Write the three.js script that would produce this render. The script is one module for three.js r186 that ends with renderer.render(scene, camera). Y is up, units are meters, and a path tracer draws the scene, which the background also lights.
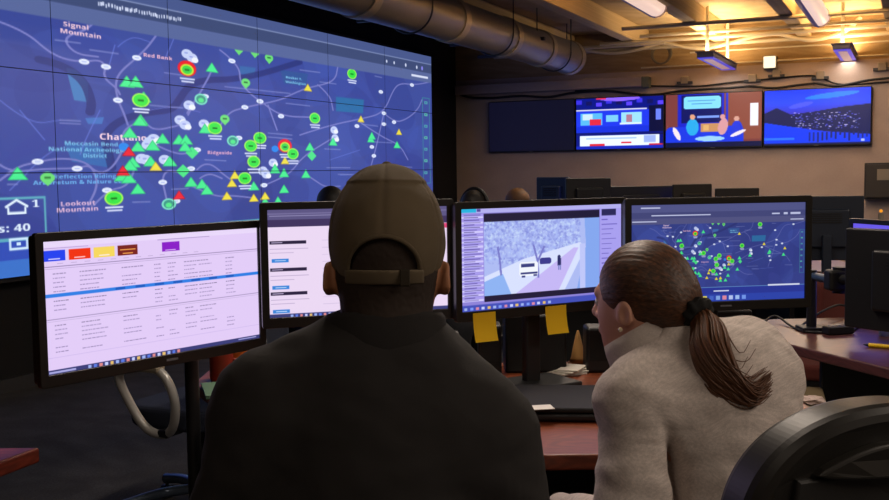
import * as THREE from 'three';
import { RoundedBoxGeometry } from 'three/addons/geometries/RoundedBoxGeometry.js';
import { mergeGeometries } from 'three/addons/utils/BufferGeometryUtils.js';
import { ImprovedNoise } from 'three/addons/math/ImprovedNoise.js';
import { RectAreaLightUniformsLib } from 'three/addons/lights/RectAreaLightUniformsLib.js';
RectAreaLightUniformsLib.init();

// ---------------------------------------------------------------- camera, exposure
const FOC = 1030, CAMH = 1.42, YAW = THREE.MathUtils.degToRad(24.5);
const scene = new THREE.Scene();
scene.background = new THREE.Color(0x000000);
const camera = new THREE.PerspectiveCamera(2 * Math.atan(250 / FOC) * 180 / Math.PI, 889 / 500, 0.05, 60);
camera.position.set(0, CAMH, 0);
camera.rotation.order = 'YXZ';
camera.rotation.set(-Math.atan(78 / FOC), YAW, -0.0128);
camera.updateMatrixWorld(true);
camera.focus = 3.0;
const renderer = new THREE.WebGLRenderer({ antialias: true });
renderer.toneMapping = THREE.LinearToneMapping;
renderer.toneMappingExposure = 1.0;
renderer.shadowMap.enabled = true;

// light levels of the fittings, built further down
const LAMP = { warm: new THREE.Color(1.0, 0.66, 0.34), desk: new THREE.Color(1.0, 0.84, 0.70), up: 42, down: 22, near: 36, };

// ---------------------------------------------------------------- helpers
const V3 = (x, y, z) => new THREE.Vector3(x, y, z);
const ray = (px, py) => V3((px - 444.5) / FOC, -(py - 250) / FOC, -1).applyQuaternion(camera.quaternion);
const P = (px, py, d) => ray(px, py).multiplyScalar(d).add(camera.position);             // point at depth d
const onY = (px, py, y) => { const r = ray(px, py); return r.multiplyScalar((y - CAMH) / r.y).add(camera.position); };
const onX = (px, py, x) => { const r = ray(px, py); return r.multiplyScalar(x / r.x).add(camera.position); };
const onZ = (px, py, z) => { const r = ray(px, py); return r.multiplyScalar(z / r.z).add(camera.position); };
const RT = V3(Math.cos(YAW), 0, -Math.sin(YAW)), FW = V3(-Math.sin(YAW), 0, -Math.cos(YAW));
const F = (vx, h, d) => V3(0, h, 0).addScaledVector(RT, vx).addScaledVector(FW, d);        // metres right, up, ahead
let seed = 7;
const rnd = () => { seed = (seed * 1664525 + 1013904223) >>> 0; return seed / 4294967296; };
const noise = new ImprovedNoise();
const used = {};
const numbered = (n) => { const k = used[n] = (used[n] ?? -1) + 1; return k ? n + '_' + String(k).padStart(3, '0') : n; };

const strip = (g) => {
  const o = g.index ? g.toNonIndexed() : g;
  for (const k of Object.keys(o.attributes)) if (!['position', 'normal', 'uv'].includes(k)) o.deleteAttribute(k);
  if (!o.attributes.uv) o.setAttribute('uv', new THREE.BufferAttribute(new Float32Array(o.attributes.position.count * 2), 2));
  return o;
};
function part(name, geos, mat, parent) {
  const list = Array.isArray(geos) ? geos : [geos];
  const g = list.length > 1 ? mergeGeometries(list.map(strip)) : list[0];
  const m = new THREE.Mesh(g, mat);
  m.name = parent ? name : numbered(name);
  m.castShadow = m.receiveShadow = true;
  (parent || scene).add(m);
  return m;
}
function thing(name, label, category, pos, turn = 0, group) {
  const o = new THREE.Group();
  o.name = numbered(name); scene.add(o);
  o.position.copy(pos); o.rotation.y = turn;
  o.userData = { label, category };
  if (group) o.userData.group = group;
  o.updateMatrixWorld(true);
  return o;
}
const tag = (o, label, category, group) => { o.userData.label = label; o.userData.category = category; if (group) o.userData.group = group; return o; };
const struct = (o, label) => { o.userData.kind = 'structure'; o.userData.label = label; return o; };
const box = (w, h, d, x = 0, y = 0, z = 0, r = 0) => {
  const g = r ? new RoundedBoxGeometry(w, h, d, 2, Math.min(r, w / 2.01, h / 2.01, d / 2.01)) : new THREE.BoxGeometry(w, h, d);
  return g.translate(x, y, z);
};
const cyl = (r0, r1, h, x = 0, y = 0, z = 0, n = 20) => new THREE.CylinderGeometry(r0, r1, h, n).translate(x, y, z);
const tube = (pts, r, seg, rs = 8, closed = false) => new THREE.TubeGeometry(new THREE.CatmullRomCurve3(pts.map((p) => p.isVector3 ? p : V3(...p)), closed), seg || pts.length * 6, r, rs, closed);
const rod = (a, b, r, n = 10) => {
  const d = b.clone().sub(a), g = new THREE.CylinderGeometry(r, r, d.length(), n);
  return g.applyQuaternion(new THREE.Quaternion().setFromUnitVectors(V3(0, 1, 0), d.clone().normalize())).translate((a.x + b.x) / 2, (a.y + b.y) / 2, (a.z + b.z) / 2);
};
const lathe = (pts, n = 28) => new THREE.LatheGeometry(pts.map(([x, y]) => new THREE.Vector2(x, y)), n);
function rounded(w, h, r, cx = 0, cy = 0) {
  const s = new THREE.Shape(), x = cx - w / 2, y = cy - h / 2;
  s.moveTo(x + r, y); s.lineTo(x + w - r, y); s.absarc(x + w - r, y + r, r, -Math.PI / 2, 0);
  s.lineTo(x + w, y + h - r); s.absarc(x + w - r, y + h - r, r, 0, Math.PI / 2);
  s.lineTo(x + r, y + h); s.absarc(x + r, y + h - r, r, Math.PI / 2, Math.PI);
  s.lineTo(x, y + r); s.absarc(x + r, y + r, r, Math.PI, Math.PI * 1.5);
  return s;
}
const extrude = (shape, depth, bevel = 0.003, curve = 12) => new THREE.ExtrudeGeometry(shape, { depth, bevelEnabled: bevel > 0, bevelThickness: bevel, bevelSize: bevel, bevelSegments: 3, curveSegments: curve });

// ---------------------------------------------------------------- textures and materials
function noiseTex(w, h, fn, srgb = true) {
  const d = new Uint8Array(w * h * 4);
  for (let y = 0; y < h; y++) for (let x = 0; x < w; x++) {
    const c = fn(x, y), i = (y * w + x) * 4;
    d[i] = c[0]; d[i + 1] = c[1]; d[i + 2] = c[2]; d[i + 3] = 255;
  }
  const t = new THREE.DataTexture(d, w, h, THREE.RGBAFormat);
  if (srgb) t.colorSpace = THREE.SRGBColorSpace;
  t.magFilter = THREE.LinearFilter; t.minFilter = THREE.LinearMipmapLinearFilter; t.generateMipmaps = true;
  t.wrapS = t.wrapT = THREE.RepeatWrapping; t.needsUpdate = true;
  return t;
}
const wrapN = (x, y, w, h, f, z) => {                                       // tiling noise
  const a = x / w * Math.PI * 2, b = y / h * Math.PI * 2, r = f / (2 * Math.PI);
  return noise.noise(Math.cos(a) * r + 31 + z, Math.sin(a) * r + Math.cos(b) * r * 1.7, Math.sin(b) * r * 1.7 + z * 3.1);
};
const clamp255 = (v) => Math.max(0, Math.min(255, v));
function repeat(t, x, y) { const c = t.clone(); c.repeat.set(x, y); c.needsUpdate = true; return c; }
const M = (color, roughness = 0.7, o = {}) => new THREE.MeshStandardMaterial({ color, roughness, metalness: 0, ...o });

const carpetTex = noiseTex(512, 512, (x, y) => {
  const streak = wrapN(x, y * 0.25, 512, 128, 10, 3) * 14 + (Math.floor(x / 128) % 2 === Math.floor(y / 128) % 2 ? 4 : 0);
  const v = 44 + (rnd() - 0.5) * 26 + streak; return [clamp255(v), clamp255(v), clamp255(v + 3)];
});
const woodTex = (r, g, b) => noiseTex(512, 256, (x, y) => {
  const v = wrapN(x, y, 512, 256, 6, 1) * 4 + y * 0.09;
  const k = Math.sin(v * 6.283) * 0.09 + wrapN(x, y * 1, 512, 256, 60, 2) * 0.10 + (rnd() - 0.5) * 0.06;
  return [clamp255(r * (1 + k)), clamp255(g * (1 + k)), clamp255(b * (1 + k))];
});
const plasterTex = (r, g, b, s = 10) => noiseTex(256, 256, (x, y) => {
  const k = wrapN(x, y, 256, 256, 9, 4) * s + (rnd() - 0.5) * s * 0.7; return [clamp255(r + k), clamp255(g + k), clamp255(b + k)];
});
const weaveTex = noiseTex(128, 128, (x, y) => { const v = 128 + ((x >> 1) % 2 === (y >> 1) % 2 ? 40 : -40) + (rnd() - 0.5) * 90; return [clamp255(v), clamp255(v), clamp255(v)]; }, false);
const fleeceTex = (r, g, b) => noiseTex(256, 256, (x, y) => { const k = 1 + (rnd() - 0.5) * 0.16 + wrapN(x, y, 256, 256, 26, 5) * 0.09; return [clamp255(r * k), clamp255(g * k), clamp255(b * k)]; });

const MAT = {
  black: M(0x0c0c0d, 0.8), blackWall: M(0x101011, 0.92, { map: repeat(plasterTex(235, 235, 238, 14), 3, 1) }),
  plastic: M(0x151517, 0.45), plasticDark: M(0x0d0d0f, 0.5), screenOff: M(0x050507, 0.15),
  bezel: M(0x17140f, 0.38), grey: M(0x6a6c72, 0.4), silver: M(0x8f959e, 0.32, { metalness: 0.6 }), chrome: M(0xb8bcc2, 0.25, { metalness: 0.85 }),
  paint: M(0xffffff, 0.9, { map: repeat(plasterTex(176, 158, 146, 6), 4, 1) }),
  upper: M(0xffffff, 0.9, { map: repeat(plasterTex(158, 132, 92, 16), 6, 1) }),
  deck: M(0xffffff, 0.85, { map: repeat(plasterTex(188, 168, 128, 14), 6, 6) }),
  joist: M(0xffffff, 0.8, { map: repeat(plasterTex(196, 174, 132, 12), 1, 1) }),
  duct: M(0x8c877e, 0.42, { metalness: 0.35 }), ductBand: M(0xb0a48e, 0.5, { metalness: 0.2 }),
  conduit: M(0xc4baa4, 0.45), cable: M(0x0f0f10, 0.6), cablePale: M(0xcbbfa6, 0.6), strut: M(0x3b3d42, 0.5, { metalness: 0.4 }),
  wood: M(0xffffff, 0.42, { map: repeat(woodTex(122, 60, 32), 0.8, 1.6) }), woodPurple: M(0xffffff, 0.38, { map: repeat(woodTex(84, 48, 46), 0.8, 1.6) }),
  carpet: M(0xffffff, 1, { map: repeat(carpetTex, 6, 8) }),
  skin: M(0xa8714f, 0.6), skinPale: M(0xd09a82, 0.55), white: M(0xd8d4cc, 0.7), paper: M(0xdcd8cf, 0.85),
  yellow: M(0xd9a80c, 0.8), leather: M(0x1c1a17, 0.42),
};
const emis = (hex, k = 1) => M(0x050505, 0.4, { emissive: new THREE.Color(hex), emissiveIntensity: k });
function canvas(w, h) { const c = document.createElement('canvas'); c.width = w; c.height = h; return [c, c.getContext('2d')]; }
function soften(c, w, h) { const [d, g] = canvas(w, h); g.imageSmoothingEnabled = true; g.imageSmoothingQuality = 'high'; g.drawImage(c, 0, 0, w, h); return d; }   // a softer picture, as displays look from afar
function screenMat(c, k = 1) {
  const t = new THREE.CanvasTexture(c);
  t.colorSpace = THREE.SRGBColorSpace; t.magFilter = THREE.LinearFilter; t.minFilter = THREE.LinearMipmapLinearFilter; t.anisotropy = 8;
  return M(0x020203, 0.3, { emissive: 0xffffff, emissiveMap: t, emissiveIntensity: k });
}
function areaLight(color, intensity, w, h, parent, x, y, z, ry = Math.PI, rx = 0) {
  const l = new THREE.RectAreaLight(color, intensity, w, h);
  l.position.set(x, y, z); l.rotation.set(rx, ry, 0); l.name = 'area_light'; parent.add(l); return l;
}

// ---------------------------------------------------------------- distance fields -> smooth surfaces
const smin = (a, b, k) => { const h = Math.max(k - Math.abs(a - b), 0) / k; return Math.min(a, b) - h * h * k * 0.25; };
const smax = (a, b, k) => -smin(-a, -b, k);
function capsule(a, b, ra, rb) {
  const bx = b[0] - a[0], by = b[1] - a[1], bz = b[2] - a[2], q = 1 / (bx * bx + by * by + bz * bz || 1e-9);
  return (x, y, z) => {
    const px = x - a[0], py = y - a[1], pz = z - a[2], t = Math.max(0, Math.min(1, (px * bx + py * by + pz * bz) * q));
    return Math.hypot(px - bx * t, py - by * t, pz - bz * t) - (ra + (rb - ra) * t);
  };
}
function ellipsoid(c, r) {
  return (x, y, z) => {
    const px = x - c[0], py = y - c[1], pz = z - c[2];
    const k0 = Math.hypot(px / r[0], py / r[1], pz / r[2]), k1 = Math.hypot(px / r[0] ** 2, py / r[1] ** 2, pz / r[2] ** 2);
    return k1 < 1e-6 ? -Math.min(...r) : k0 * (k0 - 1) / k1;
  };
}
const blend = (list, k) => (x, y, z) => { let d = 1e3; for (const f of list) d = d > 1 ? f(x, y, z) : smin(d, f(x, y, z), k); return d; };
function surface(sdf, lo, hi, cell) {
  const n = [0, 1, 2].map((i) => Math.ceil((hi[i] - lo[i]) / cell) + 1), [nx, ny, nz] = n, val = new Float32Array(nx * ny * nz);
  for (let k = 0, i = 0; k < nz; k++) for (let j = 0; j < ny; j++) for (let q = 0; q < nx; q++) val[i++] = sdf(lo[0] + q * cell, lo[1] + j * cell, lo[2] + k * cell);
  const id = new Int32Array(nx * ny * nz).fill(-1), pos = [], idx = [], at = (q, j, k) => q + nx * (j + ny * k);
  for (let k = 0; k < nz - 1; k++) for (let j = 0; j < ny - 1; j++) for (let q = 0; q < nx - 1; q++) {
    let inside = 0, sx = 0, sy = 0, sz = 0, m = 0; const v = [];
    for (let c = 0; c < 8; c++) { const w = val[at(q + (c & 1), j + ((c >> 1) & 1), k + (c >> 2))]; v.push(w); if (w < 0) inside++; }
    if (inside === 0 || inside === 8) continue;
    for (let a = 0; a < 8; a++) for (const bit of [1, 2, 4]) {
      if (a & bit) continue; const b = a | bit;
      if ((v[a] < 0) === (v[b] < 0)) continue;
      const t = v[a] / (v[a] - v[b]);
      sx += (a & 1) + (bit === 1 ? t : 0); sy += ((a >> 1) & 1) + (bit === 2 ? t : 0); sz += (a >> 2) + (bit === 4 ? t : 0); m++;
    }
    id[at(q, j, k)] = pos.length / 3;
    pos.push(lo[0] + (q + sx / m) * cell, lo[1] + (j + sy / m) * cell, lo[2] + (k + sz / m) * cell);
  }
  const quad = (a, b, c, d, flip) => { if (a < 0 || b < 0 || c < 0 || d < 0) return; flip ? idx.push(a, c, b, a, d, c) : idx.push(a, b, c, a, c, d); };
  for (let k = 1; k < nz - 1; k++) for (let j = 1; j < ny - 1; j++) for (let q = 1; q < nx - 1; q++) {
    const s = val[at(q, j, k)] < 0;
    if (s !== (val[at(q + 1, j, k)] < 0)) quad(id[at(q, j - 1, k - 1)], id[at(q, j, k - 1)], id[at(q, j, k)], id[at(q, j - 1, k)], !s);
    if (s !== (val[at(q, j + 1, k)] < 0)) quad(id[at(q - 1, j, k - 1)], id[at(q - 1, j, k)], id[at(q, j, k)], id[at(q, j, k - 1)], !s);
    if (s !== (val[at(q, j, k + 1)] < 0)) quad(id[at(q - 1, j - 1, k)], id[at(q, j - 1, k)], id[at(q, j, k)], id[at(q - 1, j, k)], !s);
  }
  const g = new THREE.BufferGeometry();
  g.setAttribute('position', new THREE.Float32BufferAttribute(pos, 3)); g.setIndex(idx);
  const uv = []; for (let i = 0; i < pos.length; i += 3) uv.push(pos[i] + pos[i + 2] * 0.7, pos[i + 1]);
  g.setAttribute('uv', new THREE.Float32BufferAttribute(uv, 2));
  g.computeVertexNormals();
  return g;
}

// ---------------------------------------------------------------- the room
const XW = -5.46, ZB = -12.4, XR = 5.0, ZF = 3.2, HC = 3.08, SPLIT = 2.6;
const midX = (XW + XR) / 2, midZ = (ZB + ZF) / 2, LX = XR - XW, LZ = ZF - ZB;
struct(part('floor', box(LX + 0.4, 0.12, LZ + 0.4, midX, -0.06, midZ), MAT.carpet), 'dark grey carpet tile floor');
{
  const w = struct(thing('wall_left', '', 'wall', V3(XW - 0.1, 0, midZ)), 'black painted wall behind the large video wall'); delete w.userData.category;
  part('wall_panel', box(0.2, HC, LZ, 0, HC / 2, 0), MAT.blackWall, w);
}
{
  const w = struct(thing('wall_back', '', 'wall', V3(midX, 0, ZB - 0.1)), 'tan painted wall with a raw brown band above'); delete w.userData.category;
  part('painted_panel', box(LX + 0.4, SPLIT, 0.2, 0, SPLIT / 2, 0), MAT.paint, w);
  part('raw_panel', box(LX + 0.4, HC - SPLIT, 0.16, 0, (HC + SPLIT) / 2, 0), MAT.upper, w);
}
struct(part('wall_right', box(0.2, HC, LZ, XR + 0.1, HC / 2, midZ), MAT.paint), 'tan painted side wall');
struct(part('wall_front', box(LX + 0.4, HC, 0.2, midX, HC / 2, ZF + 0.1), MAT.paint), 'tan painted wall');
struct(part('baseboard_left', box(0.03, 0.09, LZ - 0.2, XW + 0.015, 0.045, midZ), M(0x2c2d30, 0.6)), 'grey baseboard along the black wall');
struct(part('baseboard_back', box(LX - 0.5, 0.09, 0.03, midX + 0.25, 0.045, ZB + 0.015), M(0x1a1a1b, 0.6)), 'dark baseboard along the tan wall');
{
  const c = struct(thing('ceiling', '', 'ceiling', V3(midX, HC, midZ)), 'open ceiling of tan joists and deck'); delete c.userData.category;
  const bx = 1.35;                                                        // black painted strip over the video wall
  part('black_deck', box(bx + 0.2, 0.12, LZ + 0.4, XW + bx / 2 - 0.1 - midX, 0.06, 0), MAT.blackWall, c);
  part('deck', box(LX - bx + 0.2, 0.12, LZ + 0.4, bx / 2 + 0.1, 0.06, 0), MAT.deck, c);
  for (let x = XW + 1.55; x < XR; x += 0.92) part('joist', box(0.14, 0.2, LZ - 0.02, x - midX, -0.10, 0, 0.01), MAT.joist, c);
}

// ---------------------------------------------------------------- what the screens show
const WALLW = 6 * 1.21, WALLH = 3 * 0.68, WX = XW + 0.13;
const zRight = onX(432, 120, WX).z, yTop = onX(432, 57, WX).y * 0.5 + onX(182, 0, WX).y * 0.5;
const wuv = (px, py) => { const p = onX(px, py, WX); return [1 + (zRight - p.z) / WALLW, (yTop - p.y) / WALLH]; };     // place on the video wall
const ROADS = [[0,22,25,31,50,53,66,60,84,62,100,60,106,67,103,77,117,88,120,94],[158,33,150,45,137,58,120,72,115,84,118,100,124,113,128,125],[95,21,88,30,62,37,74,54,98,57],
  [0,180,15,168,38,162,63,158,85,162,95,172,105,173,115,165,124,148,122,134,130,125,145,122,155,131,180,125],[0,165,10,173,45,169,77,169,90,165,97,178,96,190,88,205],[94,205,107,190,128,186,135,168],
  [150,142,175,155,190,153],[163,182,163,170,180,172],[163,182,167,200],[197,170,206,160,226,176,232,180],[200,178,208,172,222,178],[190,185,215,197,230,195,255,198],
  [218,130,226,113,245,107,280,100,300,91,308,88,335,82,338,65],[220,50,240,65,240,85,260,101,281,116,310,117],[268,105,277,130],[318,85,330,95,333,110],[300,135,330,125,360,119,384,113,393,90,400,83,415,85,430,82],
  [384,113,394,122,405,120,418,110,422,100],[384,113,378,140,374,156,370,170],[360,122,382,137,400,145,408,160],[264,185,290,175,302,157,333,138],[306,174,315,180,325,187,340,186],
  [187,113,205,85,212,70],[195,100,188,115]];
const FAINT = [[10,190,40,160,55,150],[115,45,108,70],[118,47,130,35,150,42],[165,60,175,35],[20,110,45,140],[0,100,30,125,60,120],[150,110,175,105,200,112],[330,160,360,150],[340,175,380,172],[100,110,85,140,80,155]];
const MARKS = {
  t: [127,82,136,82,144,97,141,120,212,68,18,174,130,133,140,121,138,147,153,146,163,139,179,140,186,140,185,147,133,163,130,166,151,162,170,162,122,176,129,178,138,189,191,182,202,184,207,190,275,169,284,173,306,174,254,186,284,189,265,202,278,201,310,147,333,142,371,139,372,136,397,145,205,129],
  d: [183,171,192,153,312,156], r: [169,204,201,99,233,141], p: [48,179,225,120,246,84,255,53,239,50,269,59],
  c: [141,100,215,128,114,198,260,138,251,146,293,154,254,162,245,178,352,74,315,118], C: [187,70,285,147],
  y: [235,175,232,183,227,196,254,198,265,196,399,132,285,161,156,167,308,88,361,119], x: [179,195,129,152,123,171],
  w: [84,62,106,67,137,58,158,33,118,100,232,61,260,101,245,107,281,116,381,92,384,113,394,122,384,124,357,126,412,85,77,169,163,182,107,190,176,201,197,150,191,169,374,156,372,147,264,185,239,138,205,96,38,162],
  W: [187,54,192,58,180,120,185,125,204,124,150,142,154,139,142,159,146,160,165,160,334,130,335,138,273,163,263,171,266,174,189,105,148,145], b: [275,149,124,147],
};
const TEXT = [[76,26,'Signal',0.030,'#f0c8d8'],[81,33.5,'Mountain',0.030,'#f0c8d8'],[158,57,'Red Bank',0.026,'#f0b8cc'],[133,138,'Chattanooga',0.040,'#ffd9e6'],[78,203,'Lookout',0.030,'#e3b9d8'],[78,209,'Mountain',0.030,'#e3b9d8'],
  [92,144,'Moccasin Bend',0.026,'#7fc4e8'],[92,150,'National Archeological',0.026,'#7fc4e8'],[95,156,'District',0.024,'#7fc4e8'],[86,176,'Reflection Riding',0.026,'#6fb4ec'],[88,181.5,'Arboretum & Nature Center',0.026,'#6fb4ec'],
  [220,153,'Ridgeside',0.026,'#e3a9c8'],[294,78,'Booker T.',0.022,'#7fc4e8'],[296,83,'Washington',0.022,'#7fc4e8']];
const LINES = [[55,40,80,43],[90,50,118,54],[60,120,80,121],[60,123,80,124],[150,105,183,108],[165,73,190,77],[225,87,290,93],[300,70,320,72],[375,76,382,78],[320,82,336,84],[268,133,292,136],[268,137,292,140],[286,103,310,106],[327,168,350,168],[375,142,392,143],[362,124,378,127],[8,184,18,184],[172,189,188,188],[133,202,150,202],[205,160,226,162],[325,149,340,150],[400,167,412,168],[338,174,352,175],[207,40,222,43]];
function drawMap(g, w0, h, S, v0, v1, wallV0, wallV1, px, X, ground) {               // X: the picture is stretched sideways over the wide wall
  const w = w0 / X, at = (x, y) => { const [u, v] = wuv(x, y); return [u * w, (v0 + (v - wallV0) / (wallV1 - wallV0) * (v1 - v0)) * h]; };
  g.save(); g.scale(X, 1); g.beginPath(); g.rect(0, v0 * h, w, (v1 - v0) * h); g.clip();
  g.fillStyle = ground; g.fillRect(0, v0 * h, w, (v1 - v0) * h);
  for (let i = 0; i < 46; i++) { const x = rnd() * w, y = (v0 + rnd() * (v1 - v0)) * h, s = (0.03 + rnd() * 0.1) * w; g.fillStyle = ['rgba(52,62,138,.3)', 'rgba(72,90,180,.3)', 'rgba(64,74,158,.3)'][i % 3]; g.beginPath(); g.ellipse(x, y, s, s * 0.5, rnd() * 3, 0, 7); g.fill(); }
  const poly = (pts, c) => { g.fillStyle = c; g.beginPath(); for (let i = 0; i < pts.length; i += 2) { const [a, b] = at(pts[i], pts[i + 1]); i ? g.lineTo(a, b) : g.moveTo(a, b); } g.closePath(); g.fill(); };
  poly([66, 68, 75, 70, 88, 82, 88, 102, 74, 100], '#4a80c0'); poly([336, 97, 364, 100, 363, 113, 336, 111], '#2f6fa8'); poly([64, 143, 113, 148, 110, 168, 72, 162], '#3d6cb4'); poly([280, 70, 308, 74, 306, 86, 284, 84], '#37589c'); poly([85, 118, 104, 117, 102, 124, 88, 124], '#4a78c4'); poly([240, 66, 256, 68, 254, 76, 240, 74], '#3f6cae');
  const path = (q) => { g.beginPath(); const p = []; for (let i = 0; i < q.length; i += 2) p.push(at(q[i], q[i + 1])); g.moveTo(...p[0]); for (let i = 1; i < p.length - 1; i++) g.quadraticCurveTo(...p[i], (p[i][0] + p[i + 1][0]) / 2, (p[i][1] + p[i + 1][1]) / 2); g.lineTo(...p[p.length - 1]); g.stroke(); };
  g.lineCap = g.lineJoin = 'round';
  g.strokeStyle = 'rgba(46,54,120,.75)'; g.lineWidth = 20 * S; [[112,168,108,150,104,138,112,126,128,117,150,112,172,110,180,98,188,86,205,80,232,80,262,74,300,62],[40,60,60,64,84,80,92,102,90,112]].forEach(path);
  g.strokeStyle = 'rgba(110,128,220,.7)'; g.lineWidth = 2.5 * S; FAINT.forEach(path);
  g.strokeStyle = '#7c7fc6'; g.lineWidth = 5 * S * px; ROADS.forEach(path);
  g.strokeStyle = 'rgba(150,156,215,.6)'; g.lineWidth = 4 * S; for (const l of LINES) { const a = at(l[0], l[1]), b = at(l[2], l[3]); g.setLineDash([9 * S, 2 * S, 5 * S, 2 * S]); g.beginPath(); g.moveTo(...a); g.lineTo(b[0], a[1] * 0.5 + b[1] * 0.5); g.stroke(); } g.setLineDash([]);
  g.textAlign = 'center'; g.textBaseline = 'middle';
  for (const [x, y, s, k, c] of TEXT) { g.font = `bold ${k * 575 * 1.05 * S}px sans-serif`; g.fillStyle = c; g.fillText(s, ...at(x, y)); }
  const each = (q, f) => { for (let i = 0; i < q.length; i += 2) { const [x, y] = at(q[i], q[i + 1]); f(x, y); } };
  const tri = (c, s, e) => (x, y) => { g.fillStyle = c; g.strokeStyle = e; g.lineWidth = 2 * S; g.beginPath(); g.moveTo(x, y - s * 1.1); g.lineTo(x + s * 1.15, y + s * 0.9); g.lineTo(x - s * 1.15, y + s * 0.9); g.closePath(); g.fill(); g.stroke(); };
  const disc = (x, y, r, c) => { g.fillStyle = c; g.beginPath(); g.arc(x, y, r, 0, 7); g.fill(); };
  const tagLine = (x, y, o) => { g.fillStyle = '#dfe6ff'; g.fillRect(x - 20 * S, y + o * S, 40 * S, 5 * S); g.fillRect(x - 16 * S, y + (o + 9) * S, 34 * S, 5 * S); };
  each(MARKS.w, (x, y) => { g.fillStyle = '#e4ecff'; g.beginPath(); g.ellipse(x, y, 11 * S, 8 * S, 0, 0, 7); g.fill(); g.fillStyle = '#a9b8ee'; g.fillRect(x - 5 * S, y - S, 10 * S, 2.5 * S); });
  each(MARKS.W, (x, y) => { disc(x, y, 15 * S, '#c8d4fa'); disc(x + 8 * S, y + 6 * S, 9 * S, '#f2f6ff'); g.fillStyle = '#8f9fe6'; g.fillRect(x - 7 * S, y - 5 * S, 9 * S, 4 * S); });
  each(MARKS.b, (x, y) => disc(x, y, 12 * S, '#2f8cf0'));
  each(MARKS.r, (x, y) => { disc(x, y, 18 * S, '#7fe0c8'); disc(x, y, 13 * S, '#3f9a8a'); disc(x, y + 3 * S, 8 * S, '#58e890'); });
  each(MARKS.d, (x, y) => { g.fillStyle = '#4fe88a'; g.beginPath(); g.moveTo(x, y - 20 * S); g.lineTo(x + 18 * S, y); g.lineTo(x, y + 20 * S); g.lineTo(x - 18 * S, y); g.fill(); });
  each(MARKS.p, (x, y) => { disc(x, y - 4 * S, 14 * S, '#6fe07a'); g.beginPath(); g.moveTo(x - 11 * S, y + 4 * S); g.lineTo(x, y + 18 * S); g.lineTo(x + 11 * S, y + 4 * S); g.fill(); g.fillStyle = '#2c7a3c'; g.fillRect(x - 6 * S, y - 7 * S, 12 * S, 5 * S); });
  each(MARKS.t, tri('#4cf096', 15 * S, '#37c87c')); each(MARKS.y, tri('#f2e24a', 13 * S, '#c8b030')); each(MARKS.x, tri('#f02a3c', 13 * S, '#c01830'));
  each(MARKS.C, (x, y) => { disc(x, y - 4 * S, 25 * S, '#f0202c'); tagLine(x, y, 26); disc(x, y, 18 * S, '#c8e83c'); disc(x, y, 13 * S, '#3cd84c'); g.fillStyle = '#146a24'; g.fillRect(x - 6 * S, y - 2 * S, 12 * S, 5 * S); });
  each(MARKS.c, (x, y) => { tagLine(x, y, 24); disc(x, y, 21 * S, '#a6f55a'); disc(x, y, 17 * S, '#3ce84a'); g.fillStyle = '#14781e'; g.fillRect(x - 7 * S, y - 2 * S, 14 * S, 5 * S); });
  // tool column at the right edge
  g.strokeStyle = '#3f8fa0'; g.lineWidth = 3 * S; const tc = at(426, 100); g.strokeRect(tc[0] - 20 * S, tc[1] - 8 * S, 40 * S, (at(426, 183)[1] - tc[1]) + 8 * S);
  for (let i = 0; i < 7; i++) { const [x, y] = at(426, 103 + i * 11.6); g.fillStyle = i % 2 ? '#63c3ae' : '#58a8b4'; g.fillRect(x - 9 * S, y - 7 * S, 18 * S, 13 * S); g.fillStyle = '#2c5f94'; g.fillRect(x - 4 * S, y - 3 * S, 8 * S, 5 * S); }
  g.restore();
}
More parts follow.
